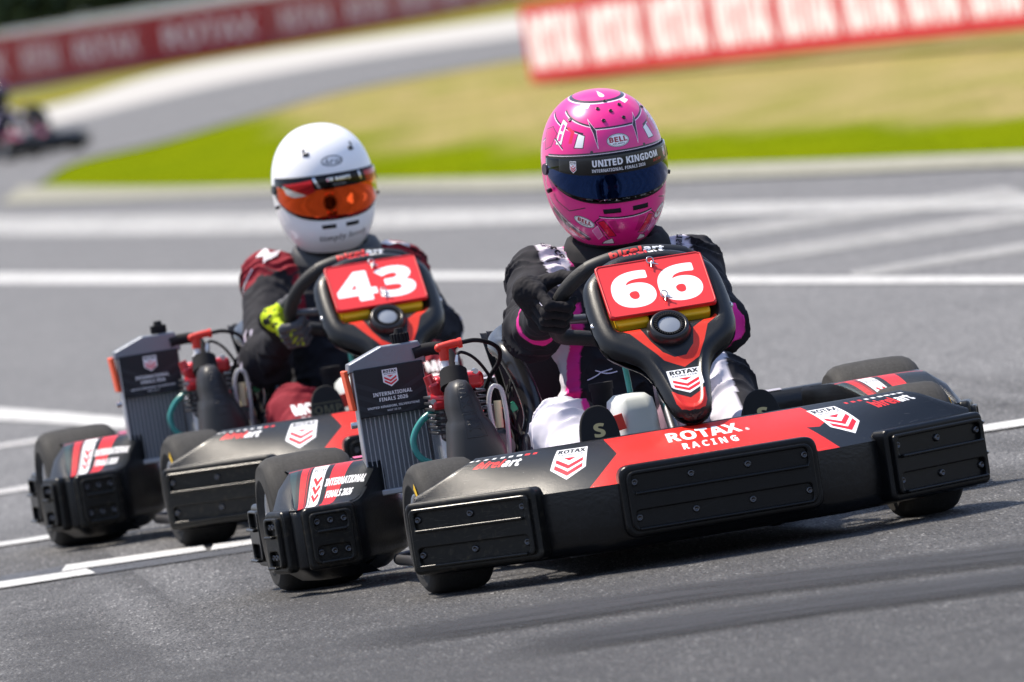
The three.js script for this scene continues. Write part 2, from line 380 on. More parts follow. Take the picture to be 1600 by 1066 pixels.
const tyreBlack = std({ color: lin(0.02, 0.02, 0.02), roughness: 0.9 });
const wordBanner = std({ roughness: 0.6, map: canvasTex(512, 160, (x, w, h) => {
  x.fillStyle = '#c60d1b'; x.fillRect(0, 0, w, h);
  wide(x, 'ROTAX', w / 2, h * 0.5, 140, '#f2ecec', 0.98, 'center', 15);
}) });
bannerWall('banner_barrier', 'red barrier with large white sponsor panels beyond the grass on the right', [[0.76, -127.6], [2.02, -121.1], [3.74, -111.4], [5.12, -101.2], [6.6, -88]], 12, 0.86, 0.03, [wordBanner], std({ color: lin(0.45, 0.03, 0.04), roughness: 0.7 }));
const redBanner = std({ roughness: 0.6, map: canvasTex(512, 128, (x, w, h) => {
  x.fillStyle = '#a51a26'; x.fillRect(0, 0, w, h);
  wide(x, 'ROTAX', w / 2, h * 0.5, 82, '#e6d2d6', 1.5);
}) });
bannerWall('banner_barrier', 'dark red sponsor barrier with white lettering in the upper left distance', [[-12, -206], [-8.7, -213], [-6.9, -220.9], [-4.8, -223], [-1.59, -232.5], [1.2, -247], [5, -262]], 14, 0.98, 0.14, [redBanner], std({ color: lin(0.5, 0.5, 0.48), roughness: 0.9 }));
// tyre stacks behind the right barrier, white water-filled blocks and a hedge behind the left one
{
  const tg = new THREE.TorusGeometry(0.22, 0.1, 8, 16); tg.rotateX(Math.PI / 2);
  [[1.75, -130, 5], [2.2, -128.6, 6], [2.65, -127, 5], [3.1, -125.5, 5], [3.5, -123.4, 6]].forEach(([x, z, n], i) => {
    const G = new THREE.Group(); G.position.set(x, land(z), z);
    for (let k = 0; k < n; k++) part(G, 'tyre', at(tg.clone(), 0, 0.1 + k * 0.19, 0), tyreBlack);
    thing(G, 'tyre_stack', ['tyre stack at the left end behind the white-panelled barrier', 'second tyre stack from the left end behind the barrier', 'third tyre stack behind the white-panelled barrier', 'fourth tyre stack behind the white-panelled barrier', 'rightmost tyre stack behind the white-panelled barrier'][i], 'tyre stack', 'tyre stacks behind the right barrier');
  });
  const wb = std({ color: lin(0.68, 0.68, 0.66), roughness: 0.6 });
  const prof = new THREE.Shape([[-0.3, 0], [0.3, 0], [0.3, 0.12], [0.14, 0.35], [0.1, 1.12], [-0.1, 1.12], [-0.14, 0.35], [-0.3, 0.12]].map((p) => new THREE.Vector2(...p)));
  const bg = new THREE.ExtrudeGeometry(prof, { depth: 1.7, bevelEnabled: true, bevelSize: 0.02, bevelThickness: 0.02 });
  const spots = [[-9.9, -218.5], [-8.9, -222.2], [-7.7, -226.4], [-6.4, -229], [-5.0, -231.6], [-3.6, -235.5]];
  spots.forEach(([x, z], i) => {
    const m = new THREE.Mesh(bg, wb); m.position.set(x, land(z), z); m.rotation.y = Math.PI / 2 - 0.5;
    thing(m, 'barrier_block', ['leftmost', 'second', 'third', 'fourth', 'fifth', 'rightmost'][i] + ' white barrier block behind the dark red banners, counted from left', 'barrier block', 'white blocks behind the left barrier');
  });
}
{
  const leaf = new THREE.PlaneGeometry(0.34, 0.22);
  const mat = [lin(0.03, 0.05, 0.02), lin(0.045, 0.07, 0.025)].map((c) => std({ color: c, roughness: 0.9, side: THREE.DoubleSide }));
  [[-12.4, -232], [-9.6, -234], [-6.6, -237], [-3.4, -243]].forEach(([x, z], i) => {
    const G = new THREE.Group(); G.position.set(x, land(z), z);
    part(G, 'trunk', cyl([0, -0.05, 0], [0, 1.6, 0], 0.12, 0.06, 8), std({ color: lin(0.08, 0.06, 0.04), roughness: 1 }));
    for (let v = 0; v < 2; v++) {
      const l = [];
      for (let k = 0; k < 1300; k++) {
        const a = rr(0, 6.28), r = Math.sqrt(rnd()) * 1.75, y = rr(0.1, 2.9);
        l.push(at(leaf.clone(), Math.cos(a) * r * (1.05 - 0.1 * y), y + 0.2 * noise2(a, r), Math.sin(a) * r * 0.6, rr(0, 6), rr(0, 6), rr(0, 6)));
      }
      part(G, 'crown', l, mat[v]).userData.kind = 'stuff';
    }
    thing(G, 'hedge_bush', ['leftmost dark bush above the red banners', 'second dark bush from the left above the red banners', 'third dark bush from the left above the red banners', 'rightmost dark bush behind the red banners'][i], 'bush', 'dark bushes behind the left barrier');
  });
}
// ---------------------------------------------------------------- kart
// local frame: rear axle at z = 0, nose towards +z, the driver's right hand at -x, ground at y = 0
function curveFn(pts) {   // smooth y(x) through points with rising x
  const n = pts.length, m = pts.map((p, i) => (i === 0 ? (pts[1][1] - p[1]) / (pts[1][0] - p[0]) : i === n - 1 ? (p[1] - pts[i - 1][1]) / (p[0] - pts[i - 1][0]) : (pts[i + 1][1] - pts[i - 1][1]) / (pts[i + 1][0] - pts[i - 1][0])));
  return (x) => {
    let i = 0; while (i < n - 2 && x > pts[i + 1][0]) i++;
    const h = pts[i + 1][0] - pts[i][0], t = clamp((x - pts[i][0]) / h);
    const t2 = t * t, t3 = t2 * t;
    return (2 * t3 - 3 * t2 + 1) * pts[i][1] + (t3 - 2 * t2 + t) * h * m[i] + (-2 * t3 + 3 * t2) * pts[i + 1][1] + (t3 - t2) * h * m[i + 1];
  };
}
const boltGeo = new THREE.LatheGeometry([[0, 0.0012], [0.0032, 0.0012], [0.0034, 0.0042], [0.0062, 0.0036], [0.0076, 0.0008], [0.0076, -0.002]].map((p) => new THREE.Vector2(...p)), 14);
boltGeo.rotateX(Math.PI / 2);
const boltMat = std({ color: lin(0.09, 0.09, 0.095), metalness: 0.85, roughness: 0.32 });
// impact pad: rounded block with a face plate that has two long slots; centre at origin, front towards +z
function padGeo(w, h, d, r = 0.016) {
  const base = slab(roundRect(-w / 2, -h / 2, w / 2, h / 2, r), d, 0.008);
  const i = 0.012, f = roundRect(-w / 2 + i, -h / 2 + i, w / 2 - i, h / 2 - i, r * 0.8);
  for (const [a, b] of [[0.13, 0.37], [0.62, 0.86]]) {
    const q = roundRect(-w / 2 + i * 1.9, -h / 2 + h * a, w / 2 - i * 1.9, -h / 2 + h * b, 0.009);
    f.holes.push(new THREE.Path(q.getPoints(5).reverse()));
  }
  const face = new THREE.ExtrudeGeometry(f, { depth: 0.008, bevelEnabled: true, bevelSize: 0.003, bevelThickness: 0.003, bevelOffset: -0.003, bevelSegments: 3, curveSegments: 5 });
  face.translate(0, 0, d - 0.001);
  const ribs = [0.115, 0.605].map((v) => at(rbox(w - 0.05, 0.0065, 0.016, 0.003, 2), 0, -h / 2 + h * v, d + 0.012));
  return merge([base, face, ...ribs]);
}
function addPad(parent, w, h, d, pos, rot, mat, nb, r) {
  const m = part(parent, 'impact_pad', padGeo(w, h, d, r), mat);
  m.position.set(...pos); m.rotation.set(...rot);
  const q = new THREE.Quaternion().setFromEuler(m.rotation);
  for (const v of [0.27, 0.76]) for (let k = 0; k < nb; k++) {
    const b = part(parent, 'bolt', boltGeo, boltMat);
    b.position.set(lerp(-w / 2 + 0.028, w / 2 - 0.028, nb > 1 ? k / (nb - 1) : 0.5), -h / 2 + h * v, d + 0.0015).applyQuaternion(q).add(V(...pos));
    b.quaternion.copy(q);
  }
}
const peel = grainBump.clone(); peel.repeat.set(5, 2); peel.needsUpdate = true;
const vinyl = (map, o = {}) => phys({ map, roughness: 0.36, specularIntensity: 0.6, clearcoat: 0.12, clearcoatRoughness: 0.2, bumpMap: peel, bumpScale: 0.0002, ...o });

function buildFairing(K) {
  const P = [[0, 1.398], [0.2, 1.394], [0.25, 1.378], [0.3, 1.352], [0.343, 1.325], [0.45, 1.25], [0.545, 1.172], [0.58, 1.14]];
  const zf = curveFn(P), plan = (x) => zf(Math.abs(x)), N = 96, X = Array.from({ length: N + 1 }, (_, i) => -0.558 + 1.116 * i / N);
  const crease = (x) => [x, 0.172 + 0.012 * smooth(0.34, 0.56, Math.abs(x)), plan(x)];
  const top = (x) => { const f = 1 - smooth(0.535, 0.558, Math.abs(x)), c = crease(x); return [lerp(c[0], x * 0.8, f), lerp(c[1], 0.253, f), lerp(c[2] - 0.03, 1.2 - 0.035 * (x / 0.545) ** 2, f)]; };
  const up = [];
  for (let j = 0; j <= 10; j++) up.push(X.map((x) => { const v = j / 10, a = crease(x), b = top(x), k = (0.009 + 0.005 * smooth(0.2, 0.5, Math.abs(x))) * Math.sin(Math.PI * v); return [lerp(a[0], b[0], v), lerp(a[1], b[1], v) + k, lerp(a[2], b[2], v) + k * 0.4]; }));
  const low = [];
  for (const [y, dz] of [[0.1, -0.13], [0.052, -0.1], [0.043, -0.03], [0.05, -0.012], [0.07, -0.004], [0.1, 0], [0.14, 0.001], [0.162, 0.0005]]) low.push(X.map((x) => [x, y, plan(x) + dz]));
  low.push(up[0].map((p) => [...p]));
  const back = [up[10].map((p) => [...p])];
  for (const [dy, dz] of [[0.002, -0.006], [-0.004, -0.012], [-0.05, -0.02], [-0.14, -0.03]]) back.push(X.map((x) => { const t = top(x); return [t[0], t[1] + dy, t[2] + dz]; }));
  const caps = [];
  for (const e of [0, N]) { const ring = [...low.map((r) => r[e]), ...up.map((r) => r[e]), ...back.map((r) => r[e])], c = [ring[3][0], 0.12, ring[3][2] - 0.05]; caps.push(sheet([ring, ring.map(() => c)])); }
  const body = part(K, 'front_fairing', [sheet(low, (i, j) => [X[j], i * 0.03]), sheet(back, (i, j) => [X[j], i * 0.03]), ...caps], M.plastic);
  const map = canvasTex(2048, 256, (x, w, h) => {
    x.fillStyle = '#16181b'; x.fillRect(0, 0, w, h);
    for (let i = 0; i < 2600; i++) { x.fillStyle = rnd() < 0.5 ? '#2b2e33' : '#121417'; x.globalAlpha = rr(0.1, 0.5); x.fillRect(rr(0, w), rr(0, h), rr(1, 3), rr(1, 2)); }
    x.globalAlpha = 1;
    x.setTransform(w / 1116, 0, 0, h / 80, w / 2, 0);   // mm from the middle, mm down from the top edge
    const pg = (pts, c) => { x.fillStyle = c; x.beginPath(); pts.forEach(([a, v], i) => (i ? x.lineTo(a, 80 - 80 * v) : x.moveTo(a, 80 - 80 * v))); x.closePath(); x.fill(); };
    pg([[-222, 1], [-193, 0.55], [-250, 0], [250, 0], [225, 0.45], [262, 1]].map(([a, v]) => [a, v]), '#d8271c');
    pg([[225, 0.45], [262, 1], [275, 1], [275, 0.5], [252, 0.42]], '#d8271c');
    wide(x, 'ROTAX', 8, 21, 27, '#f6f6f6', 2.0, 'center', 0.8);
    wide(x, 'R A C I N G', 12, 42, 14, '#f6f6f6', 1.75, 'center', 0.4);
    wide(x, '®', 108, 28, 7, '#f6f6f6', 1.6);
    badge(x, -295, 37, 72, 56); badge(x, 306, 38, 70, 56);
    birel(x, -452, 27, 23, 1.15); birel(x, 458, 28, 23, 1.15);
    for (let i = 0; i < 170; i++) { x.strokeStyle = rnd() < 0.6 ? '#55565a' : '#c8c4c0'; x.globalAlpha = rr(0.08, 0.5); x.lineWidth = rr(0.15, 0.5); const a = rr(-550, 550), b = 80 - 80 * rr(0, 1) ** 1.8, l = rr(2, 26); x.beginPath(); x.moveTo(a, b); x.lineTo(a + l, b + rr(-2, 2)); x.stroke(); }
    for (let i = 0; i < 120; i++) { x.fillStyle = rnd() < 0.5 ? '#d8d4d0' : '#0a0a0b'; x.globalAlpha = rr(0.2, 0.8); x.fillRect(rr(-550, 550), rr(0, 80), rr(0.6, 1.8), rr(0.4, 1)); }
    x.globalAlpha = 1;
    for (const s of [-1, 1]) for (let k = 0; k < 9; k++) { x.fillStyle = (s < 0 ? k > 6 : k < 3) ? '#e2322e' : '#e8e8e8'; x.fillRect(s < 0 ? -540 + k * 19 : 372 + k * 17, 7, rr(6, 13), 5); }
  });
  part(body, 'graphic_panel', sheet(up, (i, j) => [j / N, i / 10]), vinyl(map), 'red and black printed top with white badges and lettering');
  addPad(body, 0.395, 0.142, 0.034, [0, 0.134, 1.386], [0, 0, 0], M.pad, 4, 0.026);
  for (const s of [-1, 1]) addPad(body, 0.285, 0.142, 0.034, [s * 0.452 - (s > 0 ? 0.01 : 0), 0.119, 1.244], [0, s * 35.5 * DEG, 0], s < 0 ? M.dirtyPad : M.pad, 3);
}

function buildPanel(K) {
  const half = [[0.258, 0], [0.262, 0.02], [0.275, 0.036], [0.3, 0.046], [0.345, 0.058], [0.37, 0.074], [0.385, 0.098], [0.4, 0.122], [0.42, 0.136], [0.45, 0.142], [0.5, 0.142], [0.535, 0.135], [0.555, 0.116], [0.572, 0.085], [0.582, 0.05], [0.586, 0]];
  const hw = curveFn(half), ys = [];
  for (let i = 0; i <= 64; i++) { const t = i / 64; ys.push(0.258 + 0.328 * (0.5 - 0.5 * Math.cos(Math.PI * t)) * 0.6 + 0.328 * t * 0.4); }
  const S2 = Math.SQRT2, out = [];
  for (let i = 0; i <= 300; i++) { const y = 0.258 + 0.328 * i / 300, w = Math.max(0, hw(y)); out.push([w, y * S2], [-w, y * S2]); }
  const dist = (a, b) => { let m = 9; for (const [p, q] of out) { const d = (a - p) ** 2 + (b - q) ** 2; if (d < m) m = d; } return Math.sqrt(m); };
  const cols = Array.from({ length: 49 }, (_, i) => { const t = -1 + 2 * i / 48; return Math.sign(t) * (1 - (1 - Math.abs(t)) ** 1.7); });
  const front = [], rear = [];
  for (const y of ys) {
    const w = Math.max(0.0005, hw(y)), f = [], r = [];
    for (const t of cols) {
      const a = t * w, d = dist(a, y * S2), c = clamp(d / 0.026);
      let h = 0.032 * Math.sqrt(1 - (1 - c) ** 2);
      h -= 0.02 * smooth(0.03, 0.05, d) * smooth(0.425, 0.445, y);
      h -= 0.006 * smooth(0.014, 0.024, d) * smooth(0.38, 0.35, y);
      const z = 0.95 + 0.52 - y, k = h / S2, b = -0.02 * Math.sqrt(1 - (1 - clamp(d / 0.02)) ** 2) / S2;
      f.push([a + 0.006, y + k, z + k]); r.push([a + 0.006, y + b, z + b]);
    }
    front.push(f); rear.push(r);
  }
  const map = canvasTex(1024, 1024, (x, w, h) => {
    x.fillStyle = '#111316'; x.fillRect(0, 0, w, h);
    for (let i = 0; i < 2000; i++) { x.fillStyle = '#26292e'; x.globalAlpha = rr(0.05, 0.3); x.fillRect(rr(0, w), rr(0, h), rr(1, 3), rr(1, 2)); }
    x.globalAlpha = 1;
    x.setTransform(w / 320, 0, 0, h / 350, w / 2, 0);
    const pg = (pts, c) => { x.fillStyle = c; x.beginPath(); pts.forEach(([a, y], i) => (i ? x.lineTo(a * 1000, 600 - y * 1000) : x.moveTo(a * 1000, 600 - y * 1000))); x.closePath(); x.fill(); };
    x.translate(0, 14);
    pg([[-0.105, 0.452], [-0.055, 0.443], [-0.042, 0.415], [-0.026, 0.392], [-0.006, 0.381], [0.018, 0.382], [0.038, 0.4], [0.048, 0.43], [0.1, 0.456], [0.103, 0.447], [0.078, 0.432], [0.062, 0.404], [0.042, 0.376], [0.008, 0.362], [-0.028, 0.378], [-0.058, 0.412], [-0.078, 0.436]], '#d6301c');
    x.save(); x.translate(0, -6); pg([[-0.034, 0.312], [0.0, 0.297], [0.034, 0.312], [0.031, 0.29], [0.024, 0.279], [0.01, 0.274], [-0.01, 0.274], [-0.024, 0.279], [-0.031, 0.29]], '#d2281c'); x.restore();
    x.translate(0, -14); x.save(); x.translate(2, 600 - 322); badge(x, 0, 0, 66, 48); x.restore();
    birel(x, 0, 22, 15, 1.5);
  });
  const body = part(K, 'steering_panel', sheet(front, (i, j) => [(front[i][j][0] - 0.006 + 0.16) / 0.32, (ys[i] - 0.25) / 0.35]), vinyl(map));
  part(body, 'panel_back', sheet(rear), M.plastic);
  const tilt = -45 * DEG;   // plane leans back
  const put = (m, a, y, off, mesh) => { m.position.set(a + 0.006, y + off / S2, 0.95 + 0.52 - y + off / S2); m.rotation.x = tilt; return m; };
  for (const s of [-1, 1]) { const m = part(body, 'yellow_tab', slab(roundRect(-0.034, -0.03, 0.034, 0.03, 0.01), 0.022, 0.005), M.yellow); put(m, s * 0.062 - 0.002, 0.463, 0.008); }
  const lathe = (pts) => { const g = new THREE.LatheGeometry(pts.map((p) => new THREE.Vector2(...p)), 40); g.rotateX(Math.PI / 2); return g; };
  put(part(body, 'column_collar', lathe([[0.046, -0.02], [0.044, 0.014], [0.039, 0.026], [0.034, 0.03], [0.03, 0.026], [0.0285, 0.018]]), M.gloss), 0, 0.418, 0.022);
  const kn = [];
  for (let i = 0; i < 36; i++) { const a = i / 36 * 6.283; kn.push(at(rbox(0.0026, 0.006, 0.016, 0.001, 2), Math.cos(a) * 0.0272, Math.sin(a) * 0.0272, 0.02, 0, 0, a + Math.PI / 2)); }
  put(part(body, 'knurled_ring', [lathe([[0.0285, 0], [0.0285, 0.022], [0.0262, 0.027], [0.0235, 0.026], [0.0232, 0.02]]), ...kn], M.matt), 0, 0.418, 0.024);
  put(part(body, 'column_cap', lathe([[0.0236, 0], [0.0234, 0.021], [0.021, 0.0235], [0, 0.0242]]), std({ color: lin(0.2, 0.23, 0.28), roughness: 0.5 })), 0, 0.418, 0.024);
  for (const [a, y] of [[-0.137, 0.46], [0.137, 0.46]]) put(part(body, 'bolt', boltGeo, M.steel), a, y, 0.012);
  return put;
}
function numberMap(n, warm) {
  return canvasTex(768, 512, (x, w, h) => {
    x.fillStyle = warm; x.fillRect(0, 0, w, h);
    for (const [k, cx] of [[0, w * 0.285], [1, w * 0.715]]) wide(x, n[k], cx, h * 0.53, 440, '#f7f6f5', 1.28, 'center', 26);
    for (let i = 0; i < 260; i++) { x.strokeStyle = rnd() < 0.5 ? '#8a8280' : '#50201c'; x.globalAlpha = rr(0.04, 0.3); x.lineWidth = rr(0.5, 2); const a = rr(0, w), b = rr(0, h), l = rr(3, 30), t = rr(0, 6); x.beginPath(); x.moveTo(a, b); x.lineTo(a + l * Math.cos(t), b + l * Math.sin(t)); x.stroke(); }
    x.globalAlpha = 1;
  });
}
function plateMaterials(n) {
  const red = '#dd2528';
  return phys({ map: numberMap(n, red), roughness: 0.4, clearcoat: 0.3 });
}
function buildPlate(K, put, mat) {
  const W = 0.216, Hh = 0.144;
  const g = slab(roundRect(-W / 2, -Hh / 2, W / 2, Hh / 2, 0.008), 0.007, 0.0025);
  const uv = g.attributes.uv, p = g.attributes.position;
  for (let i = 0; i < p.count; i++) uv.setXY(i, clamp((p.getX(i) / W) * 0.985 + 0.5), clamp((p.getY(i) / Hh) * 0.985 + 0.5));
  const m = put(part(K, 'number_plate', g, mat), 0, 0.5, 0.036);
  const lip = [];
  const c = roundRect(-W / 2 + 0.002, -Hh / 2 + 0.002, W / 2 - 0.002, Hh / 2 - 0.002, 0.008).getPoints(6).slice(0, -1).map((q) => [q.x, q.y, 0.0065]);
  lip.push(tube(c, 0.0022, 80, 6, true));
  part(m, 'raised_edge', lip, std({ color: lin(0.6, 0.016, 0.018), roughness: 0.4 }));
  for (const [x, y] of [[0.004, 0.056], [0.01, -0.04]]) {
    const t = new THREE.TorusGeometry(0.0075, 0.0013, 8, 20); at(t, x, y + 0.008, 0.011, 0.5, 0.3, 0);
    part(m, 'wire_clip', [t, cyl([x - 0.004, y + 0.002, 0.012], [x + 0.013, y - 0.008, 0.013], 0.0013, 0.0013, 8), cyl([x + 0.002, y + 0.004, 0.012], [x - 0.002, y - 0.012, 0.012], 0.0013, 0.0013, 8), at(rbox(0.008, 0.006, 0.006, 0.002), x + 0.002, y - 0.001, 0.011)], M.steel);
  }
  return m;
}
const WHEEL = { c: V(0.005, 0.484, 0.735), u: V(0, 0.72, 0.694), n: V(0, -0.694, 0.72), R: 0.16 };
const rimPoint = (phi) => { const f = 1 - 0.06 * smooth(0.75, 1, Math.cos(phi)) - 0.5 * smooth(0.05, -0.8, Math.cos(phi)), s = Math.sin(phi) * WHEEL.R * 1.03, c = Math.cos(phi) * WHEEL.R * f; return V(s, 0, 0).addScaledVector(WHEEL.u, c).add(WHEEL.c); };
function buildSteering(K) {
  const pts = Array.from({ length: 48 }, (_, i) => rimPoint(i / 48 * 2 * Math.PI).toArray());
  const rim = part(K, 'steering_wheel', tube(pts, 0.0155, 160, 16, true), std({ color: lin(0.014, 0.014, 0.015), roughness: 0.62, bumpMap: grainBump, bumpScale: 0.0006 }));
  const rows = [];
  for (let j = 0; j <= 8; j++) {
    const psi = lerp(0.62, 2.1, j / 8);
    rows.push(Array.from({ length: 25 }, (_, i) => {
      const ph = lerp(-0.62, 0.62, i / 24), c = rimPoint(ph), rad = c.clone().sub(WHEEL.c).normalize();
      return c.addScaledVector(WHEEL.n, Math.cos(psi) * 0.0172).addScaledVector(rad, Math.sin(psi) * 0.0172).toArray();
    }));
  }
  part(rim, 'rim_print', sheet(rows), std({ roughness: 0.55, map: canvasTex(1024, 192, (x, w, h) => { x.fillStyle = '#15171b'; x.fillRect(0, 0, w, h); birel(x, w / 2, h * 0.5, 150, 0.95); }) }));
  const hub = WHEEL.c.clone().addScaledVector(WHEEL.n, 0.02), sp = [];
  for (const a of [Math.PI / 2, -Math.PI / 2, Math.PI]) sp.push(cyl(hub.toArray(), rimPoint(a).toArray(), 0.012, 0.009, 10));
  part(rim, 'spoke', sp, M.darkSteel);
  part(K, 'steering_column', [cyl(hub.toArray(), [0, 0.1, 1.12], 0.011), cyl(hub.toArray(), hub.clone().addScaledVector(WHEEL.n, 0.03).toArray(), 0.03)], M.darkSteel);
}

function wheelGeo(R, W, rimR) {
  const h = W / 2;
  const tyre = [[rimR, -h * 0.86], [rimR + 0.012, -h * 0.93], [(R + rimR) / 2 - 0.012, -h * 1.01], [(R + rimR) / 2 - 0.01, -h * 1.035], [(R + rimR) / 2 - 0.006, -h * 1.035], [(R + rimR) / 2 - 0.004, -h * 1.015], [R - 0.02, -h * 0.985], [R - 0.017, -h * 0.995], [R - 0.014, -h * 0.96], [R - 0.008, -h * 0.9], [R - 0.0025, -h * 0.78], [R, -h * 0.55], [R + 0.001, 0], [R, h * 0.55], [R - 0.0025, h * 0.78], [R - 0.008, h * 0.9], [R - 0.014, h * 0.96], [R - 0.017, h * 0.995], [R - 0.02, h * 0.985], [(R + rimR) / 2 - 0.004, h * 1.015], [(R + rimR) / 2 - 0.006, h * 1.035], [(R + rimR) / 2 - 0.01, h * 1.035], [(R + rimR) / 2 - 0.012, h * 1.01], [rimR + 0.012, h * 0.93], [rimR, h * 0.86]];
  const rim = [[0.02, -h * 0.3], [rimR * 0.55, -h * 0.34], [rimR * 0.86, -h * 0.5], [rimR * 0.9, -h * 0.86], [rimR + 0.004, -h * 0.9], [rimR + 0.004, -h * 0.8], [rimR - 0.004, -h * 0.7], [rimR - 0.004, h * 0.7], [rimR + 0.004, h * 0.8], [rimR + 0.004, h * 0.9], [rimR * 0.9, h * 0.86], [rimR * 0.86, h * 0.5], [rimR * 0.55, h * 0.34], [0.02, h * 0.3]];
  const L = (p, n) => { const g = new THREE.LatheGeometry(p.map((q) => new THREE.Vector2(...q)), n); g.rotateZ(-Math.PI / 2); return g; };
  return { tyre: L(tyre, 72), rim: L(rim, 48) };
}
const treadMap = noiseTex(512, (x, y) => { const v = 0.185 + 0.02 * tn(x, y, 8) + 0.012 * noise2(x * 6, y * 70) + 0.012 * tn(x, y, 60, 2) + 0.03 * rr(-1, 1) + (rnd() < 0.006 ? 0.14 : 0); return [v, v * 0.985, v * 0.97]; }, true);
treadMap.repeat.set(2, 1);
const tyreMat = phys({ map: treadMap, roughness: 0.8, specularIntensity: 0.7, bumpMap: treadMap, bumpScale: 0.001 });
const rimMat = std({ color: lin(0.75, 0.76, 0.78), metalness: 0.7, roughness: 0.35 });
function buildWheels(K) {
  const fr = wheelGeo(0.13, 0.13, 0.067), re = wheelGeo(0.14, 0.184, 0.067);
  for (const [front, g, x, z, R, W] of [[1, fr, 0.484, 1.05, 0.13, 0.13], [0, re, 0.6, 0, 0.14, 0.184]]) for (const s of [-1, 1]) {
    const G = new THREE.Group(); G.name = front ? 'front_wheel' : 'rear_wheel';
    G.position.set(s * x - (front && s > 0 ? 0.02 : 0), R, z); G.rotation.y = front ? 2 * DEG : 0; K.add(G);
    part(G, 'tyre', g.tyre, tyreMat); part(G, 'rim', g.rim, rimMat);
    const nuts = [];
    for (let k = 0; k < 3; k++) { const a = k * 2.094; nuts.push(cyl([s * W * 0.1, Math.cos(a) * 0.03, Math.sin(a) * 0.03], [s * W * 0.22, Math.cos(a) * 0.03, Math.sin(a) * 0.03], 0.008, 0.008, 6)); }
    part(G, 'wheel_nuts', [...nuts, cyl([s * W * 0.05, 0, 0], [s * W * 0.3, 0, 0], 0.02)], M.darkSteel);
    if (front) {   // yellow moulded marking on the sidewall
      for (const a0 of [0.55]) {
        const rows = [];
        for (const r of [0.096, 0.11]) rows.push(Array.from({ length: 14 }, (_, i) => { const a = a0 + 0.5 * i / 13; return [s * (W / 2 * 1.026 + 0.0008), Math.cos(a) * r, Math.sin(a) * r]; }));
        part(G, 'sidewall_marking', sheet(rows), std({ color: lin(0.72, 0.45, 0.01), roughness: 0.7, side: THREE.DoubleSide }));
      }
    }
  }
  part(K, 'rear_axle', cyl([-0.6, 0.14, 0], [0.6, 0.14, 0], 0.025), M.steel);
  part(K, 'front_axle', [cyl([-0.42, 0.12, 1.05], [0.42, 0.12, 1.05], 0.014), cyl([-0.4, 0.1, 0.97], [0.4, 0.1, 0.97], 0.008), ...[-1, 1].map((s) => cyl([s * 0.4, 0.07, 1.05], [s * 0.4, 0.19, 1.05], 0.013))], M.darkSteel);
}
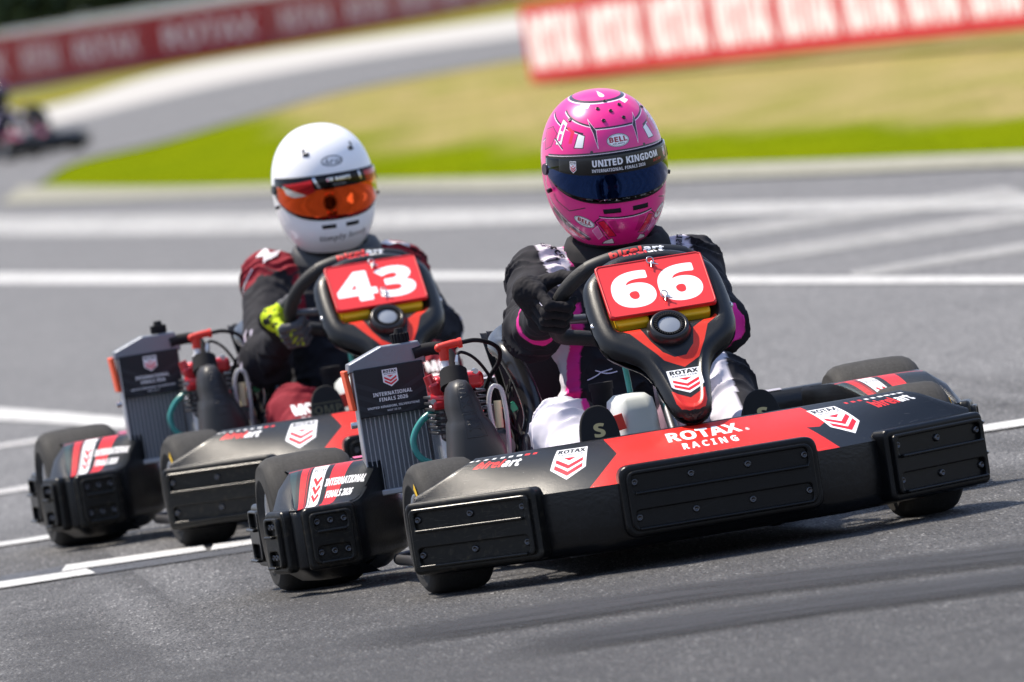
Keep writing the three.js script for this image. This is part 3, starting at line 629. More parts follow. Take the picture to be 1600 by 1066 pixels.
function buildPods(K) {
  // plan outline: the tall inner wall, the front face, the outer corner; the labelled top slopes back between them
  const wallX = curveFn([[0.05, -0.413], [0.12, -0.432], [0.2, -0.473], [0.26, -0.507], [0.315, -0.54], [0.333, -0.56]]);
  const topY = (z) => 0.178 + 0.072 * smooth(0, 1, clamp((0.335 - z) / 0.185)) ** 0.9;
  const wall = Array.from({ length: 31 }, (_, i) => { const z = lerp(0.05, 0.331, i / 30); return [wallX(z), z]; });
  const nose = new THREE.CatmullRomCurve3([[-0.56, 0.333], [-0.6, 0.335], [-0.65, 0.335], [-0.676, 0.33], [-0.69, 0.312], [-0.702, 0.268], [-0.712, 0.225]].map(([x, z]) => V(x, 0, z)), false, 'catmullrom', 0.4);
  const front = Array.from({ length: 41 }, (_, i) => { const p = nose.getPoint(i / 40); return [p.x, p.z]; });
  const ring = [...wall, ...front], rows = [];
  for (const [t, k] of [[-0.3, 0.05], [-0.13, 0.02], [-0.06, 0.004], [0, 0], [0.5, 0], [0.86, 0], [0.95, 0.0015], [1, 0.006]]) rows.push(ring.map(([x, z], i) => { const y1 = i < wall.length ? topY(z) : 0.176; return [x + (x < -0.56 ? k : -k), t < 0 ? 0.062 + t * 0.12 : lerp(0.062, y1, t), z - (i >= 24 ? k : 0)]; }));
  const label = [], NJ = 14;
  for (let j = 0; j <= NJ; j++) { const t = j / NJ, z = lerp(0.329, 0.15, t), xi = wallX(z) - 0.004, xo = lerp(-0.678, -0.652, t); label.push(Array.from({ length: 15 }, (_, i) => { const q = i / 14; return [lerp(xo, xi, q), topY(z) - 0.004 * q ** 8 - 0.004 * (1 - q) ** 8, z]; })); }
  const corner = [];
  for (let j = 0; j <= NJ; j++) { const t = j / NJ, p = nose.getPoint(lerp(0.5, 1, t)), a = label[j][0]; corner.push([a, [lerp(a[0], p.x + 0.004, 0.6), lerp(a[1], 0.18, 0.45), lerp(a[2], p.z, 0.6)], [p.x + 0.004, 0.176, p.z]]); }
  const deck = [], backTop = label[NJ];   // the short flat behind the label, then the rear wall
  deck.push(backTop, backTop.map(([x, y], i) => [lerp(-0.652, wallX(0.1) - 0.004, i / 14), 0.249, 0.1]), backTop.map(([x, y], i) => [lerp(-0.655, wallX(0.06) - 0.004, i / 14), 0.244, 0.06]), backTop.map(([x, y], i) => [lerp(-0.655, wallX(0.05) - 0.004, i / 14), 0.2, 0.155 - 0.1 * (i / 14)]));
  const bodyGeo = merge([sheet(rows), sheet(corner), sheet(deck)]);
  const labelGeo = sheet(label, (i, j) => [j / 14, i / NJ]);
  const map = canvasTex(1024, 512, (x, w, h) => {   // u runs from the outer end (left) to the inner end
    x.fillStyle = '#14181a'; x.fillRect(0, 0, w, h);
    const bar = (a, b, c, sl = 90) => { x.fillStyle = c; x.beginPath(); x.moveTo(a + sl, 0); x.lineTo(b + sl, 0); x.lineTo(b - 20, h); x.lineTo(a - 20, h); x.closePath(); x.fill(); };
    bar(-60, 20, '#20383a'); bar(70, 150, '#cf2424'); bar(160, 178, '#a81c20'); bar(200, 225, '#dcdfe0'); bar(240, 380, '#e9eaea', 70);
    x.save(); x.translate(330, h * 0.5); x.transform(1, 0, -0.18, 1, 0, 0); wide(x, 'ROTAX', 0, -150, 48, '#222', 0.9); x.strokeStyle = '#c81f28'; x.lineWidth = 30;
    for (const k of [-60, 20, 100]) { x.beginPath(); x.moveTo(-45, k); x.lineTo(0, k + 60); x.lineTo(45, k); x.stroke(); } x.restore();
    bar(455, 640, '#d8262a', 60);
    x.fillStyle = '#c4232a'; x.fillRect(0, 0, w, 22);
    wide(x, 'INTERNATIONAL', 690, h * 0.5, 92, '#f4f4f4', 0.7, 'center', 5, 'italic'); wide(x, 'FINALS 2026', 648, h * 0.73, 92, '#f4f4f4', 0.7, 'center', 5, 'italic');
  });
  const mat = vinyl(map);
  for (const s of [-1, 1]) {
    const G = new THREE.Group(); G.name = 'side_pod'; K.add(G); G.position.x = s > 0 ? 0.028 : 0;
    part(G, 'pod_body', s < 0 ? bodyGeo : mirrorX(bodyGeo), M.plastic);
    const lg = s < 0 ? labelGeo : mirrorX(labelGeo);
    if (s > 0) { const uv = lg.attributes.uv; for (let i = 0; i < uv.count; i++) uv.setX(i, 1 - uv.getX(i)); }
    part(G, 'pod_label', lg, mat);
    addPad(G, 0.112, 0.128, 0.02, [s * 0.612, 0.114, 0.328], [0, 0, 0], M.dirtyPad, 3);
    addPad(G, 0.088, 0.128, 0.018, [s * 0.7, 0.114, 0.274], [0, s * 74 * DEG, 0], M.dirtyPad, 3);
    part(K, 'side_bar', tube([[s * 0.3, 0.05, 0.22], [s * 0.46, 0.045, 0.26], [s * 0.48, 0.045, 0.5], [s * 0.46, 0.045, 0.76], [s * 0.3, 0.05, 0.82]], 0.011), M.darkSteel);
  }
}
function buildRear(K) {
  const c = [[-0.672, -0.15], [-0.672, -0.2], [-0.63, -0.265], [-0.4, -0.285], [0, -0.29], [0.4, -0.285], [0.63, -0.265], [0.672, -0.2], [0.672, -0.15]];
  const C = new THREE.CatmullRomCurve3(c.map(([x, z]) => V(x, 0, z)), false, 'centripetal'), n = 80;
  const rows = [], prof = (top) => [[0.035, 0.06], [0, 0.075], [-0.004, 0.12], [0, top - 0.015], [0.008, top - 0.002], [0.02, top], [0.05, top - 0.004], [0.06, top - 0.03], [0.06, 0.08], [0.035, 0.06]];
  for (let k = 0; k < 10; k++) rows.push(Array.from({ length: n + 1 }, (_, i) => {
    const p = C.getPointAt(i / n), t = C.getTangentAt(i / n), nx = -t.z, nz = t.x;   // inward
    const lift = 0.12 * smooth(0.36, 0.2, Math.abs(p.x)), [d, y] = prof(0.24 + lift)[k];
    return [p.x + nx * d, y, p.z + nz * d];
  }));
  const b = part(K, 'rear_bumper', sheet(rows), M.plastic);
  const strip = [];
  for (const [d, y] of [[-0.002, -0.02], [0.007, 0.0005], [0.02, 0.0025], [0.044, -0.0005]].reverse()) strip.push(Array.from({ length: n + 1 }, (_, i) => {
    const p = C.getPointAt(lerp(0.2, 0.8, i / n)), t = C.getTangentAt(lerp(0.2, 0.8, i / n)), lift = 0.12 * smooth(0.36, 0.2, Math.abs(p.x));
    return [p.x - t.z * d, 0.24 + lift + y, p.z + t.x * d];
  }));
  part(b, 'bumper_label', sheet(strip), vinyl(canvasTex(1024, 64, (x, w, h) => {
    x.fillStyle = '#c9c4c8'; x.fillRect(0, 0, w, h); let q = 0;
    while (q < w) { const l = rr(20, 90); x.fillStyle = ['#d85a86', '#d8d4d8', '#23262b', '#c93648', '#a9a4ac'][Math.floor(rr(0, 5))]; x.fillRect(q, 0, l, h); q += l; }
  })));
  for (const s of [-1, 1]) { const m = part(b, 'end_pad', padGeo(0.13, 0.13, 0.014, 0.02), M.pad); m.position.set(s * 0.672, 0.115, -0.18); m.rotation.y = s * 88 * DEG; }
}
function buildChassis(K) {
  const rails = [];
  for (const s of [-1, 1]) rails.push(tube([[s * 0.32, 0.07, -0.2], [s * 0.32, 0.07, 0.1], [s * 0.3, 0.055, 0.5], [s * 0.22, 0.055, 0.85], [s * 0.36, 0.08, 1.04], [s * 0.2, 0.07, 1.28]], 0.015, 40, 10));
  rails.push(cyl([-0.32, 0.07, -0.1], [0.32, 0.07, -0.1], 0.015), cyl([-0.3, 0.055, 0.55], [0.3, 0.055, 0.55], 0.015), tube([[-0.22, 0.07, 1.2], [-0.15, 0.08, 1.3], [0.15, 0.08, 1.3], [0.22, 0.07, 1.2]], 0.012));
  part(K, 'chassis_frame', rails, std({ color: lin(0.03, 0.03, 0.033), roughness: 0.35 }));
  part(K, 'floor_tray', at(rbox(0.56, 0.004, 0.75, 0.002), 0, 0.038, 0.85), M.alu);
  for (const s of [-1, 1]) part(K, 'pedal', [cyl([s * 0.15, 0.06, 1.16], [s * 0.16, 0.2, 1.235], 0.008), cyl([s * 0.15 - 0.04, 0.19, 1.23], [s * 0.15 + 0.05, 0.19, 1.23], 0.008)], M.steel);
  // fuel tank between the legs
  const tk = [], prof = [[0.04, 1], [0.06, 1.06], [0.2, 1.04], [0.28, 0.96], [0.31, 0.86], [0.321, 0.6], [0.323, 0.1]];
  for (const [y, s] of prof) tk.push(Array.from({ length: 33 }, (_, i) => { const a = i / 32 * 6.2832, cx = Math.cos(a), sz = Math.sin(a), f = (v, e) => Math.sign(v) * Math.abs(v) ** e; return [-0.058 + f(cx, 0.45) * 0.045 * s, y, 0.87 + f(sz, 0.45) * 0.09 * s]; }));
  const tank = part(K, 'fuel_tank', sheet(tk), M.tank);
  part(tank, 'red_tag', at(rbox(0.022, 0.032, 0.003, 0.001), -0.1, 0.272, 0.956, 0.05, -0.55, 0.2), M.redRubber);
  part(K, 'fuel_hose', tube([[-0.052, 0.31, 0.86], [-0.054, 0.35, 0.862], [-0.058, 0.39, 0.875], [-0.06, 0.42, 0.9]], 0.006), M.teal);
  part(K, 'clear_shield', sheet(Array.from({ length: 9 }, (_, j) => Array.from({ length: 13 }, (_, i) => { const t = j / 8, a = lerp(-1.35, 1.35, i / 12); return [0.022 + Math.sin(a) * lerp(0.03, 0.045, t), lerp(0.1, 0.4, 1 - t), lerp(0.95, 0.86, 1 - t) + Math.cos(a) * 0.04]; }))), M.pinkClear);
  part(K, 'brake_reservoir', [cyl([-0.075, 0.26, 0.66], [-0.075, 0.33, 0.66], 0.022), cyl([-0.075, 0.33, 0.66], [-0.075, 0.345, 0.66], 0.025)], M.matt);
}
function buildSeat(K) {
  const sp = [[0.1, 0.56], [0.055, 0.44], [0.05, 0.3], [0.085, 0.17], [0.22, 0.08], [0.36, 0.045], [0.46, 0.025]];
  const C = new THREE.CatmullRomCurve3(sp.map(([y, z]) => V(0, y, z)));
  const wall = curveFn([[0, 0.03], [0.2, 0.13], [0.45, 0.22], [0.7, 0.19], [0.9, 0.08], [1, 0.03]]);
  const mk = (off) => Array.from({ length: 29 }, (_, j) => {
    const s = j / 28, p = C.getPoint(s), t = C.getTangent(s), n = V(0, t.z, -t.y).normalize(); if (n.y + n.z < 0) n.negate();
    return Array.from({ length: 25 }, (_, i) => { const a = lerp(-1, 1, i / 24), h = wall(s) * Math.pow(1 - Math.cos(a * Math.PI / 2), 1.15); return [Math.sin(a * Math.PI / 2) * (0.19 + off), p.y + n.y * (h - off), p.z + n.z * (h - off)]; });
  });
  const inner = mk(0), outer = mk(0.012);
  const seat = part(K, 'seat', [sheet(inner), sheet(outer)], std({ color: lin(0.03, 0.03, 0.032), roughness: 0.7, bumpMap: grainBump, bumpScale: 0.0008 }));
  for (const s of [-1, 1]) part(seat, 'seat_edge', tube([[s * 0.192, 0.1, 0.53], [s * 0.205, 0.17, 0.47], [s * 0.2, 0.225, 0.42], [s * 0.172, 0.29, 0.38], [s * 0.176, 0.36, 0.34], [s * 0.192, 0.42, 0.29], [s * 0.196, 0.435, 0.22], [s * 0.17, 0.45, 0.12], [s * 0.1, 0.47, 0.04]], 0.022, 60, 14), M.satin);
}
function buildEngine(K) {
  // radiator
  const R = new THREE.Group(); R.name = 'radiator'; K.add(R); R.position.set(-0.353, -0.0125, -0.25);
  const x0 = -0.147, x1 = 0, yb = 0.19, zz = 0.45, W = x1 - x0, cx = (x0 + x1) / 2;
  part(R, 'core', at(rbox(W - 0.012, 0.25, 0.03, 0.002), cx, 0.32, zz - 0.034), M.tankMetal);
  part(R, 'radiator_frame', [at(rbox(0.0045, 0.26, 0.04, 0.002), x0 + 0.002, 0.32, zz - 0.016), at(rbox(0.0045, 0.26, 0.04, 0.002), x1 - 0.002, 0.32, zz - 0.016), at(rbox(W, 0.012, 0.044, 0.003), cx, yb, zz - 0.016)], M.alu);
  const fin = rbox(0.0016, 0.155, 0.006, 0.0005, 1);
  for (let k = 0; k < 14; k++) { const m = part(R, 'fin', fin, M.alu); m.position.set(lerp(x0 + 0.013, x1 - 0.013, k / 13), 0.27, zz); }
  const lab = rbox(W - 0.004, 0.1, 0.006, 0.002, 2), la = lab.attributes;
  for (let i = 0; i < la.uv.count; i++) la.uv.setXY(i, clamp(la.position.getX(i) / (W - 0.004) + 0.5), clamp(la.position.getY(i) / 0.1 + 0.5));
  part(R, 'radiator_label', at(lab, cx, 0.396, zz + 0.008), vinyl(canvasTex(768, 512, (x, w, h) => {
    x.fillStyle = '#1c1f25'; x.fillRect(0, 0, w, h);
    x.fillStyle = '#262a31'; for (const s of [0, 1, 2]) { x.beginPath(); x.moveTo(0, 130 + s * 120); x.lineTo(w / 2, 300 + s * 120); x.lineTo(w, 130 + s * 120); x.lineTo(w, 180 + s * 120); x.lineTo(w / 2, 350 + s * 120); x.lineTo(0, 180 + s * 120); x.fill(); }
    badge(x, w / 2 + 10, 130, 170, 190);
    wide(x, 'INTERNATIONAL', w / 2 + 10, 290, 54, '#eef0f2', 1.02); wide(x, 'FINALS 2026', w / 2 + 10, 348, 54, '#eef0f2', 1.02);
    wide(x, 'UNITED KINGDOM, SILVERSTONE', w / 2, 422, 33, '#dfe2e6', 1.12); wide(x, 'MAY 25-31', w / 2, 466, 26, '#cfd2d6', 1.2);
  })));
  const tankS = new THREE.Shape([[x0 - 0.004, 0.444], [x1 + 0.003, 0.444], [x1 + 0.003, 0.46], [x1 - 0.006, 0.482], [x0 + 0.066, 0.482], [x0 - 0.002, 0.456]].map((p) => new THREE.Vector2(...p)));
  part(R, 'header_tank', at(new THREE.ExtrudeGeometry(tankS, { depth: 0.036, bevelEnabled: true, bevelSize: 0.004, bevelThickness: 0.005, bevelSegments: 3 }), 0, 0, zz - 0.034), M.tankMetal);
  const capTeeth = []; for (let k = 0; k < 16; k++) { const a = k / 16 * 6.283; capTeeth.push(at(rbox(0.004, 0.017, 0.004, 0.001, 1), Math.cos(a) * 0.0175, 0.011, Math.sin(a) * 0.0175, 0, -a, 0)); }
  const cap = part(R, 'filler_cap', [cyl([0, 0, 0], [0, 0.02, 0], 0.0175, 0.0165), cyl([0, 0.02, 0], [0, 0.03, 0], 0.011, 0.009), ...capTeeth], M.matt); cap.position.set(-0.036, 0.486, zz - 0.016);
  part(R, 'side_bracket', [at(rbox(0.009, 0.084, 0.05, 0.003), x0 - 0.008, 0.405, zz - 0.03, 0, 0, 0.09)], M.orange);
  for (const s of [x0 - 0.012, x1 + 0.008]) part(R, 'bolt', cyl([s - 0.006, 0.335, zz], [s + 0.006, 0.335, zz], 0.007, 0.007, 8), M.steel);
  part(K, 'radiator_hose', tube([[-0.37, 0.448, 0.2], [-0.345, 0.452, 0.2], [-0.312, 0.449, 0.21], [-0.3, 0.42, 0.24], [-0.305, 0.37, 0.27]], 0.0135, 40, 14), M.matt);
  part(K, 'coolant_hose', tube([[-0.33, 0.318, 0.27], [-0.355, 0.326, 0.27], [-0.385, 0.311, 0.27], [-0.407, 0.275, 0.27], [-0.398, 0.24, 0.27], [-0.36, 0.217, 0.27], [-0.33, 0.21, 0.27]], 0.0068, 50, 12), M.teal);
  // intake silencer
  const prof = [[0.12, -0.385, -0.25, 0.075], [0.2, -0.38, -0.256, 0.078], [0.25, -0.376, -0.262, 0.078], [0.29, -0.371, -0.279, 0.074], [0.305, -0.369, -0.286, 0.071], [0.312, -0.364, -0.293, 0.066], [0.335, -0.367, -0.298, 0.063], [0.36, -0.365, -0.306, 0.058], [0.377, -0.36, -0.312, 0.05], [0.388, -0.35, -0.32, 0.038], [0.391, -0.336, -0.331, 0.012], [0.3915, -0.334, -0.333, 0.002]];
  const rows = prof.map(([y, a, b, d]) => Array.from({ length: 41 }, (_, i) => { const t = i / 40 * 6.28318, f = (v) => Math.sign(v) * Math.abs(v) ** 0.75; return [(a + b) / 2 + f(-Math.sin(t)) * (b - a) / 2, y, 0.5 - f(Math.cos(t)) * d - 0.0]; }));
  const bump = canvasTex(1024, 1024, (x, w, h) => {
    x.fillStyle = '#555'; x.fillRect(0, 0, w, h); x.save(); x.translate(w * 0.5, h * 0.42); x.rotate(Math.PI / 2);
    x.strokeStyle = '#aaa'; x.lineWidth = 8; x.strokeRect(-330, -50, 400, 100); x.strokeRect(90, -50, 260, 100);
    wide(x, 'ROTAX', -130, 4, 80, '#ccc', 1.3); wide(x, 'MAX', 220, 4, 80, '#ccc', 1.2); x.restore();
  }, false);
  const box = part(K, 'intake_silencer', sheet(rows, (i, j) => [j / 40, i / 11]), phys({ color: lin(0.02, 0.02, 0.022), roughness: 0.45, bumpMap: bump, bumpScale: 0.0035 }));
  part(box, 'rubber_collar', [cyl([-0.335, 0.375, 0.46], [-0.332, 0.408, 0.445], 0.03, 0.028), cyl([-0.332, 0.404, 0.447], [-0.331, 0.414, 0.444], 0.026, 0.022)], M.matt);
  // engine block, head, plug, ignition lead
  const E = new THREE.Group(); E.name = 'engine'; K.add(E);
  part(E, 'crankcase', [at(rbox(0.12, 0.15, 0.17, 0.02), -0.3, 0.16, 0.22), at(rbox(0.1, 0.1, 0.12, 0.015), -0.31, 0.25, 0.27)], M.alu);
  const finG = []; for (let k = 0; k < 7; k++) finG.push(at(rbox(0.112, 0.006, 0.118, 0.002), -0.315, 0.285 + k * 0.012, 0.31));
  part(E, 'cylinder', [at(rbox(0.085, 0.1, 0.09, 0.01), -0.315, 0.315, 0.31), ...finG], M.darkSteel);
  part(E, 'cylinder_head', [at(rbox(0.105, 0.035, 0.11, 0.012), -0.315, 0.382, 0.34), at(rbox(0.024, 0.04, 0.03, 0.007), -0.366, 0.37, 0.4, 0, 0, 0.2), at(rbox(0.034, 0.018, 0.034, 0.006), -0.362, 0.343, 0.41), cyl([-0.38, 0.357, 0.41], [-0.345, 0.352, 0.42], 0.01, 0.008), at(rbox(0.018, 0.022, 0.03, 0.006), -0.272, 0.382, 0.36), cyl([-0.372, 0.385, 0.4], [-0.378, 0.405, 0.4], 0.012, 0.01)], M.redPaint);
  for (const [a, b] of [[-0.35, 0.372], [-0.378, 0.352], [-0.283, 0.4], [-0.35, 0.4]]) part(E, 'head_bolt', cyl([a, b, 0.4], [a, b, 0.424], 0.006, 0.006, 6), M.steel);
  part(E, 'spark_plug', [cyl([-0.34, 0.4, 0.4], [-0.338, 0.44, 0.4], 0.0085, 0.0075, 12), cyl([-0.34, 0.405, 0.4], [-0.3395, 0.416, 0.4], 0.0125, 0.0125, 6)], M.white);
  part(E, 'plug_cap', [cyl([-0.339, 0.43, 0.4], [-0.337, 0.455, 0.4], 0.0095, 0.0105, 16), tube([[-0.347, 0.457, 0.4], [-0.335, 0.459, 0.4], [-0.315, 0.461, 0.4], [-0.3, 0.461, 0.4]], 0.0085, 20, 14), cyl([-0.306, 0.4605, 0.4], [-0.299, 0.461, 0.4], 0.0105), at(new THREE.SphereGeometry(0.0087, 14, 10), -0.347, 0.457, 0.4)], M.redRubber);
  part(E, 'ignition_lead', tube([[-0.3, 0.461, 0.4], [-0.27, 0.461, 0.39], [-0.235, 0.449, 0.37], [-0.217, 0.432, 0.35], [-0.217, 0.41, 0.33], [-0.236, 0.38, 0.3], [-0.25, 0.35, 0.28]], 0.0046, 50, 8), M.matt);
  part(E, 'sensor_lead', tube([[-0.316, 0.415, 0.42], [-0.315, 0.437, 0.42], [-0.305, 0.442, 0.41], [-0.28, 0.428, 0.4], [-0.25, 0.385, 0.38], [-0.235, 0.34, 0.37], [-0.215, 0.27, 0.36], [-0.2, 0.2, 0.35]], 0.0034, 50, 8), M.matt);
  part(E, 'temperature_sensor', [cyl([-0.317, 0.4, 0.42], [-0.3165, 0.424, 0.42], 0.005), cyl([-0.3165, 0.424, 0.42], [-0.314, 0.438, 0.42], 0.0062, 0.0042)], M.steel);
  part(E, 'carburettor', [at(rbox(0.06, 0.07, 0.07, 0.012), -0.255, 0.24, 0.33), cyl([-0.25, 0.24, 0.34], [-0.25, 0.24, 0.42], 0.025), cyl([-0.25, 0.27, 0.34], [-0.25, 0.325, 0.34], 0.016)], M.darkSteel);
  part(E, 'vent_hose', tube([[-0.265, 0.25, 0.46], [-0.272, 0.3, 0.46], [-0.27, 0.345, 0.46], [-0.258, 0.366, 0.46], [-0.245, 0.36, 0.46], [-0.24, 0.32, 0.46], [-0.242, 0.27, 0.46], [-0.245, 0.22, 0.45]], 0.0048, 50, 10), M.clear);
  part(E, 'fuel_filter', [cyl([-0.255, 0.28, 0.445], [-0.252, 0.335, 0.445], 0.008, 0.008, 12)], M.cream);
  const wires = [];
  for (const [a, b, c] of [[-0.21, 0.35, -0.245], [-0.225, 0.33, -0.2], [-0.2, 0.31, -0.23], [-0.215, 0.36, -0.22]]) wires.push(tube([[a, b, 0.38], [a - 0.012, b - 0.03, 0.4], [(a + c) / 2, b - 0.07, 0.41], [c, b - 0.13, 0.39], [c + 0.02, 0.14, 0.36]], 0.0025, 26, 6));
  for (let k = 0; k < 5; k++) { const t = new THREE.TorusGeometry(0.009, 0.0022, 6, 16); wires.push(at(t, -0.212 + rr(-0.006, 0.006), 0.345 + k * 0.004, 0.38 + rr(-0.01, 0.01), rr(0, 2), rr(0, 2), 0)); }
  part(E, 'wiring', wires, M.matt);
  part(E, 'connector', [at(rbox(0.016, 0.02, 0.012, 0.003), -0.214, 0.315, 0.39, 0, 0, 0.4)], M.green);
  part(E, 'battery_box', at(rbox(0.1, 0.12, 0.2, 0.01), -0.225, 0.25, 0.05), M.redPaint);
  part(E, 'exhaust', [tube([[-0.3, 0.26, 0.22], [-0.27, 0.24, 0.08], [-0.26, 0.22, -0.04], [-0.22, 0.21, -0.12], [-0.1, 0.21, -0.17], [0.15, 0.2, -0.17]], 0.032, 50, 14)], M.darkSteel);
}
function makeKart() {
  const K = new THREE.Group();
  buildWheels(K); buildChassis(K); buildFairing(K);
  const put = buildPanel(K);
  buildPlate(K, put, null);
  buildSteering(K); buildPods(K); buildRear(K); buildSeat(K); buildEngine(K);
  return K;
}
const kartProto = makeKart();
function placeKart(number, x, z, yaw, label, first) {
  const k = first ? kartProto : kartProto.clone();
  k.position.set(x, land(z), z); k.rotation.y = yaw;
  thing(k, 'racing_kart', label, 'kart', 'racing karts on the track');
  k.traverse((o) => { if (o.name === 'number_plate') o.material = plateMaterials(number); });
  return k;
}
const KARTS = [[0.129, -23.41, 9.3 * DEG], [-0.477, -27.28, 10.4 * DEG], [-5.62, -131.5, 38 * DEG]];
placeKart('66', ...KARTS[0], 'black and red racing kart with number 66, in front', true);
placeKart('43', ...KARTS[1], 'black and red racing kart with number 43, behind the front kart');
const farKart = placeKart('43', ...KARTS[2], 'distant dark kart cut off by the left frame edge');
farKart.traverse((o) => { if (['number_plate', 'graphic_panel', 'pod_label', 'steering_panel', 'bumper_label', 'raised_edge'].includes(o.name)) o.material = M.pad; });
// ---------------------------------------------------------------- drivers
function surfaceNets(min, max, cell, f) {
  const n = [0, 1, 2].map((k) => Math.ceil((max[k] - min[k]) / cell) + 1), [nx, ny, nz] = n;
  const val = new Float32Array(nx * ny * nz), id = new Int32Array(nx * ny * nz).fill(-1), pos = [], idx = [];
  const I = (i, j, k) => i + nx * (j + ny * k);
  for (let k = 0; k < nz; k++) for (let j = 0; j < ny; j++) for (let i = 0; i < nx;) {
    const d = f(min[0] + i * cell, min[1] + j * cell, min[2] + k * cell);
    val[I(i, j, k)] = d;
    const skip = Math.min(nx - i, Math.max(1, Math.floor((Math.abs(d) - 0.012) / cell * 0.8)));   // far from the surface: fill ahead
    for (let q = 1; q < skip; q++) val[I(i + q, j, k)] = d;
    i += skip;
  }
  const C = [[0, 0, 0], [1, 0, 0], [0, 1, 0], [1, 1, 0], [0, 0, 1], [1, 0, 1], [0, 1, 1], [1, 1, 1]];
  const E = [[0, 1], [2, 3], [4, 5], [6, 7], [0, 2], [1, 3], [4, 6], [5, 7], [0, 4], [1, 5], [2, 6], [3, 7]];
  for (let k = 0; k < nz - 1; k++) for (let j = 0; j < ny - 1; j++) for (let i = 0; i < nx - 1; i++) {
    const v = C.map((c) => val[I(i + c[0], j + c[1], k + c[2])]);
    let inside = 0; for (const q of v) if (q < 0) inside++;
    if (!inside || inside === 8) continue;
    let x = 0, y = 0, z = 0, m = 0;
    for (const [a, b] of E) if ((v[a] < 0) !== (v[b] < 0)) {
      const t = v[a] / (v[a] - v[b]);
      x += lerp(C[a][0], C[b][0], t); y += lerp(C[a][1], C[b][1], t); z += lerp(C[a][2], C[b][2], t); m++;
    }
    id[I(i, j, k)] = pos.length / 3;
    pos.push(min[0] + (i + x / m) * cell, min[1] + (j + y / m) * cell, min[2] + (k + z / m) * cell);
  }
  const quad = (a, b, c, d, flip) => { if (a < 0 || b < 0 || c < 0 || d < 0) return; if (flip) idx.push(a, c, b, a, d, c); else idx.push(a, b, c, a, c, d); };
  for (let k = 1; k < nz - 1; k++) for (let j = 1; j < ny - 1; j++) for (let i = 1; i < nx - 1; i++) {
    const a = val[I(i, j, k)] < 0;
    if (a !== val[I(i + 1, j, k)] < 0) quad(id[I(i, j - 1, k - 1)], id[I(i, j, k - 1)], id[I(i, j, k)], id[I(i, j - 1, k)], !a);
    if (a !== val[I(i, j + 1, k)] < 0) quad(id[I(i - 1, j, k - 1)], id[I(i - 1, j, k)], id[I(i, j, k)], id[I(i, j, k - 1)], !a);
    if (a !== val[I(i, j, k + 1)] < 0) quad(id[I(i - 1, j - 1, k)], id[I(i, j - 1, k)], id[I(i, j, k)], id[I(i - 1, j, k)], !a);
  }
  const g = new THREE.BufferGeometry();
  g.setAttribute('position', new THREE.Float32BufferAttribute(pos, 3));
  g.setIndex(idx);
  // outward normals from the field
  const nr = new Float32Array(pos.length), h = cell * 0.7;
  for (let i = 0; i < pos.length; i += 3) {
    const x = pos[i], y = pos[i + 1], z = pos[i + 2];
    const a = f(x + h, y, z) - f(x - h, y, z), b = f(x, y + h, z) - f(x, y - h, z), c = f(x, y, z + h) - f(x, y, z - h), l = Math.hypot(a, b, c) || 1;
    nr[i] = a / l; nr[i + 1] = b / l; nr[i + 2] = c / l;
  }
  g.setAttribute('normal', new THREE.BufferAttribute(nr, 3));
  return g;
}
const smin = (a, b, k) => { const h = Math.max(k - Math.abs(a - b), 0) / k; return Math.min(a, b) - h * h * k * 0.25; };
function capsule(A, B, ra, rb) {
  const ax = A[0], ay = A[1], az = A[2], bx = B[0] - ax, by = B[1] - ay, bz = B[2] - az, L = bx * bx + by * by + bz * bz || 1e-9;
  return (x, y, z) => {
    const px = x - ax, py = y - ay, pz = z - az, t = clamp((px * bx + py * by + pz * bz) / L);
    return Math.hypot(px - bx * t, py - by * t, pz - bz * t) - (ra + (rb - ra) * t);
  };
}
const along = (A, B) => (x, y, z) => { const b = [B[0] - A[0], B[1] - A[1], B[2] - A[2]]; return ((x - A[0]) * b[0] + (y - A[1]) * b[1] + (z - A[2]) * b[2]) / (b[0] ** 2 + b[1] ** 2 + b[2] ** 2); };
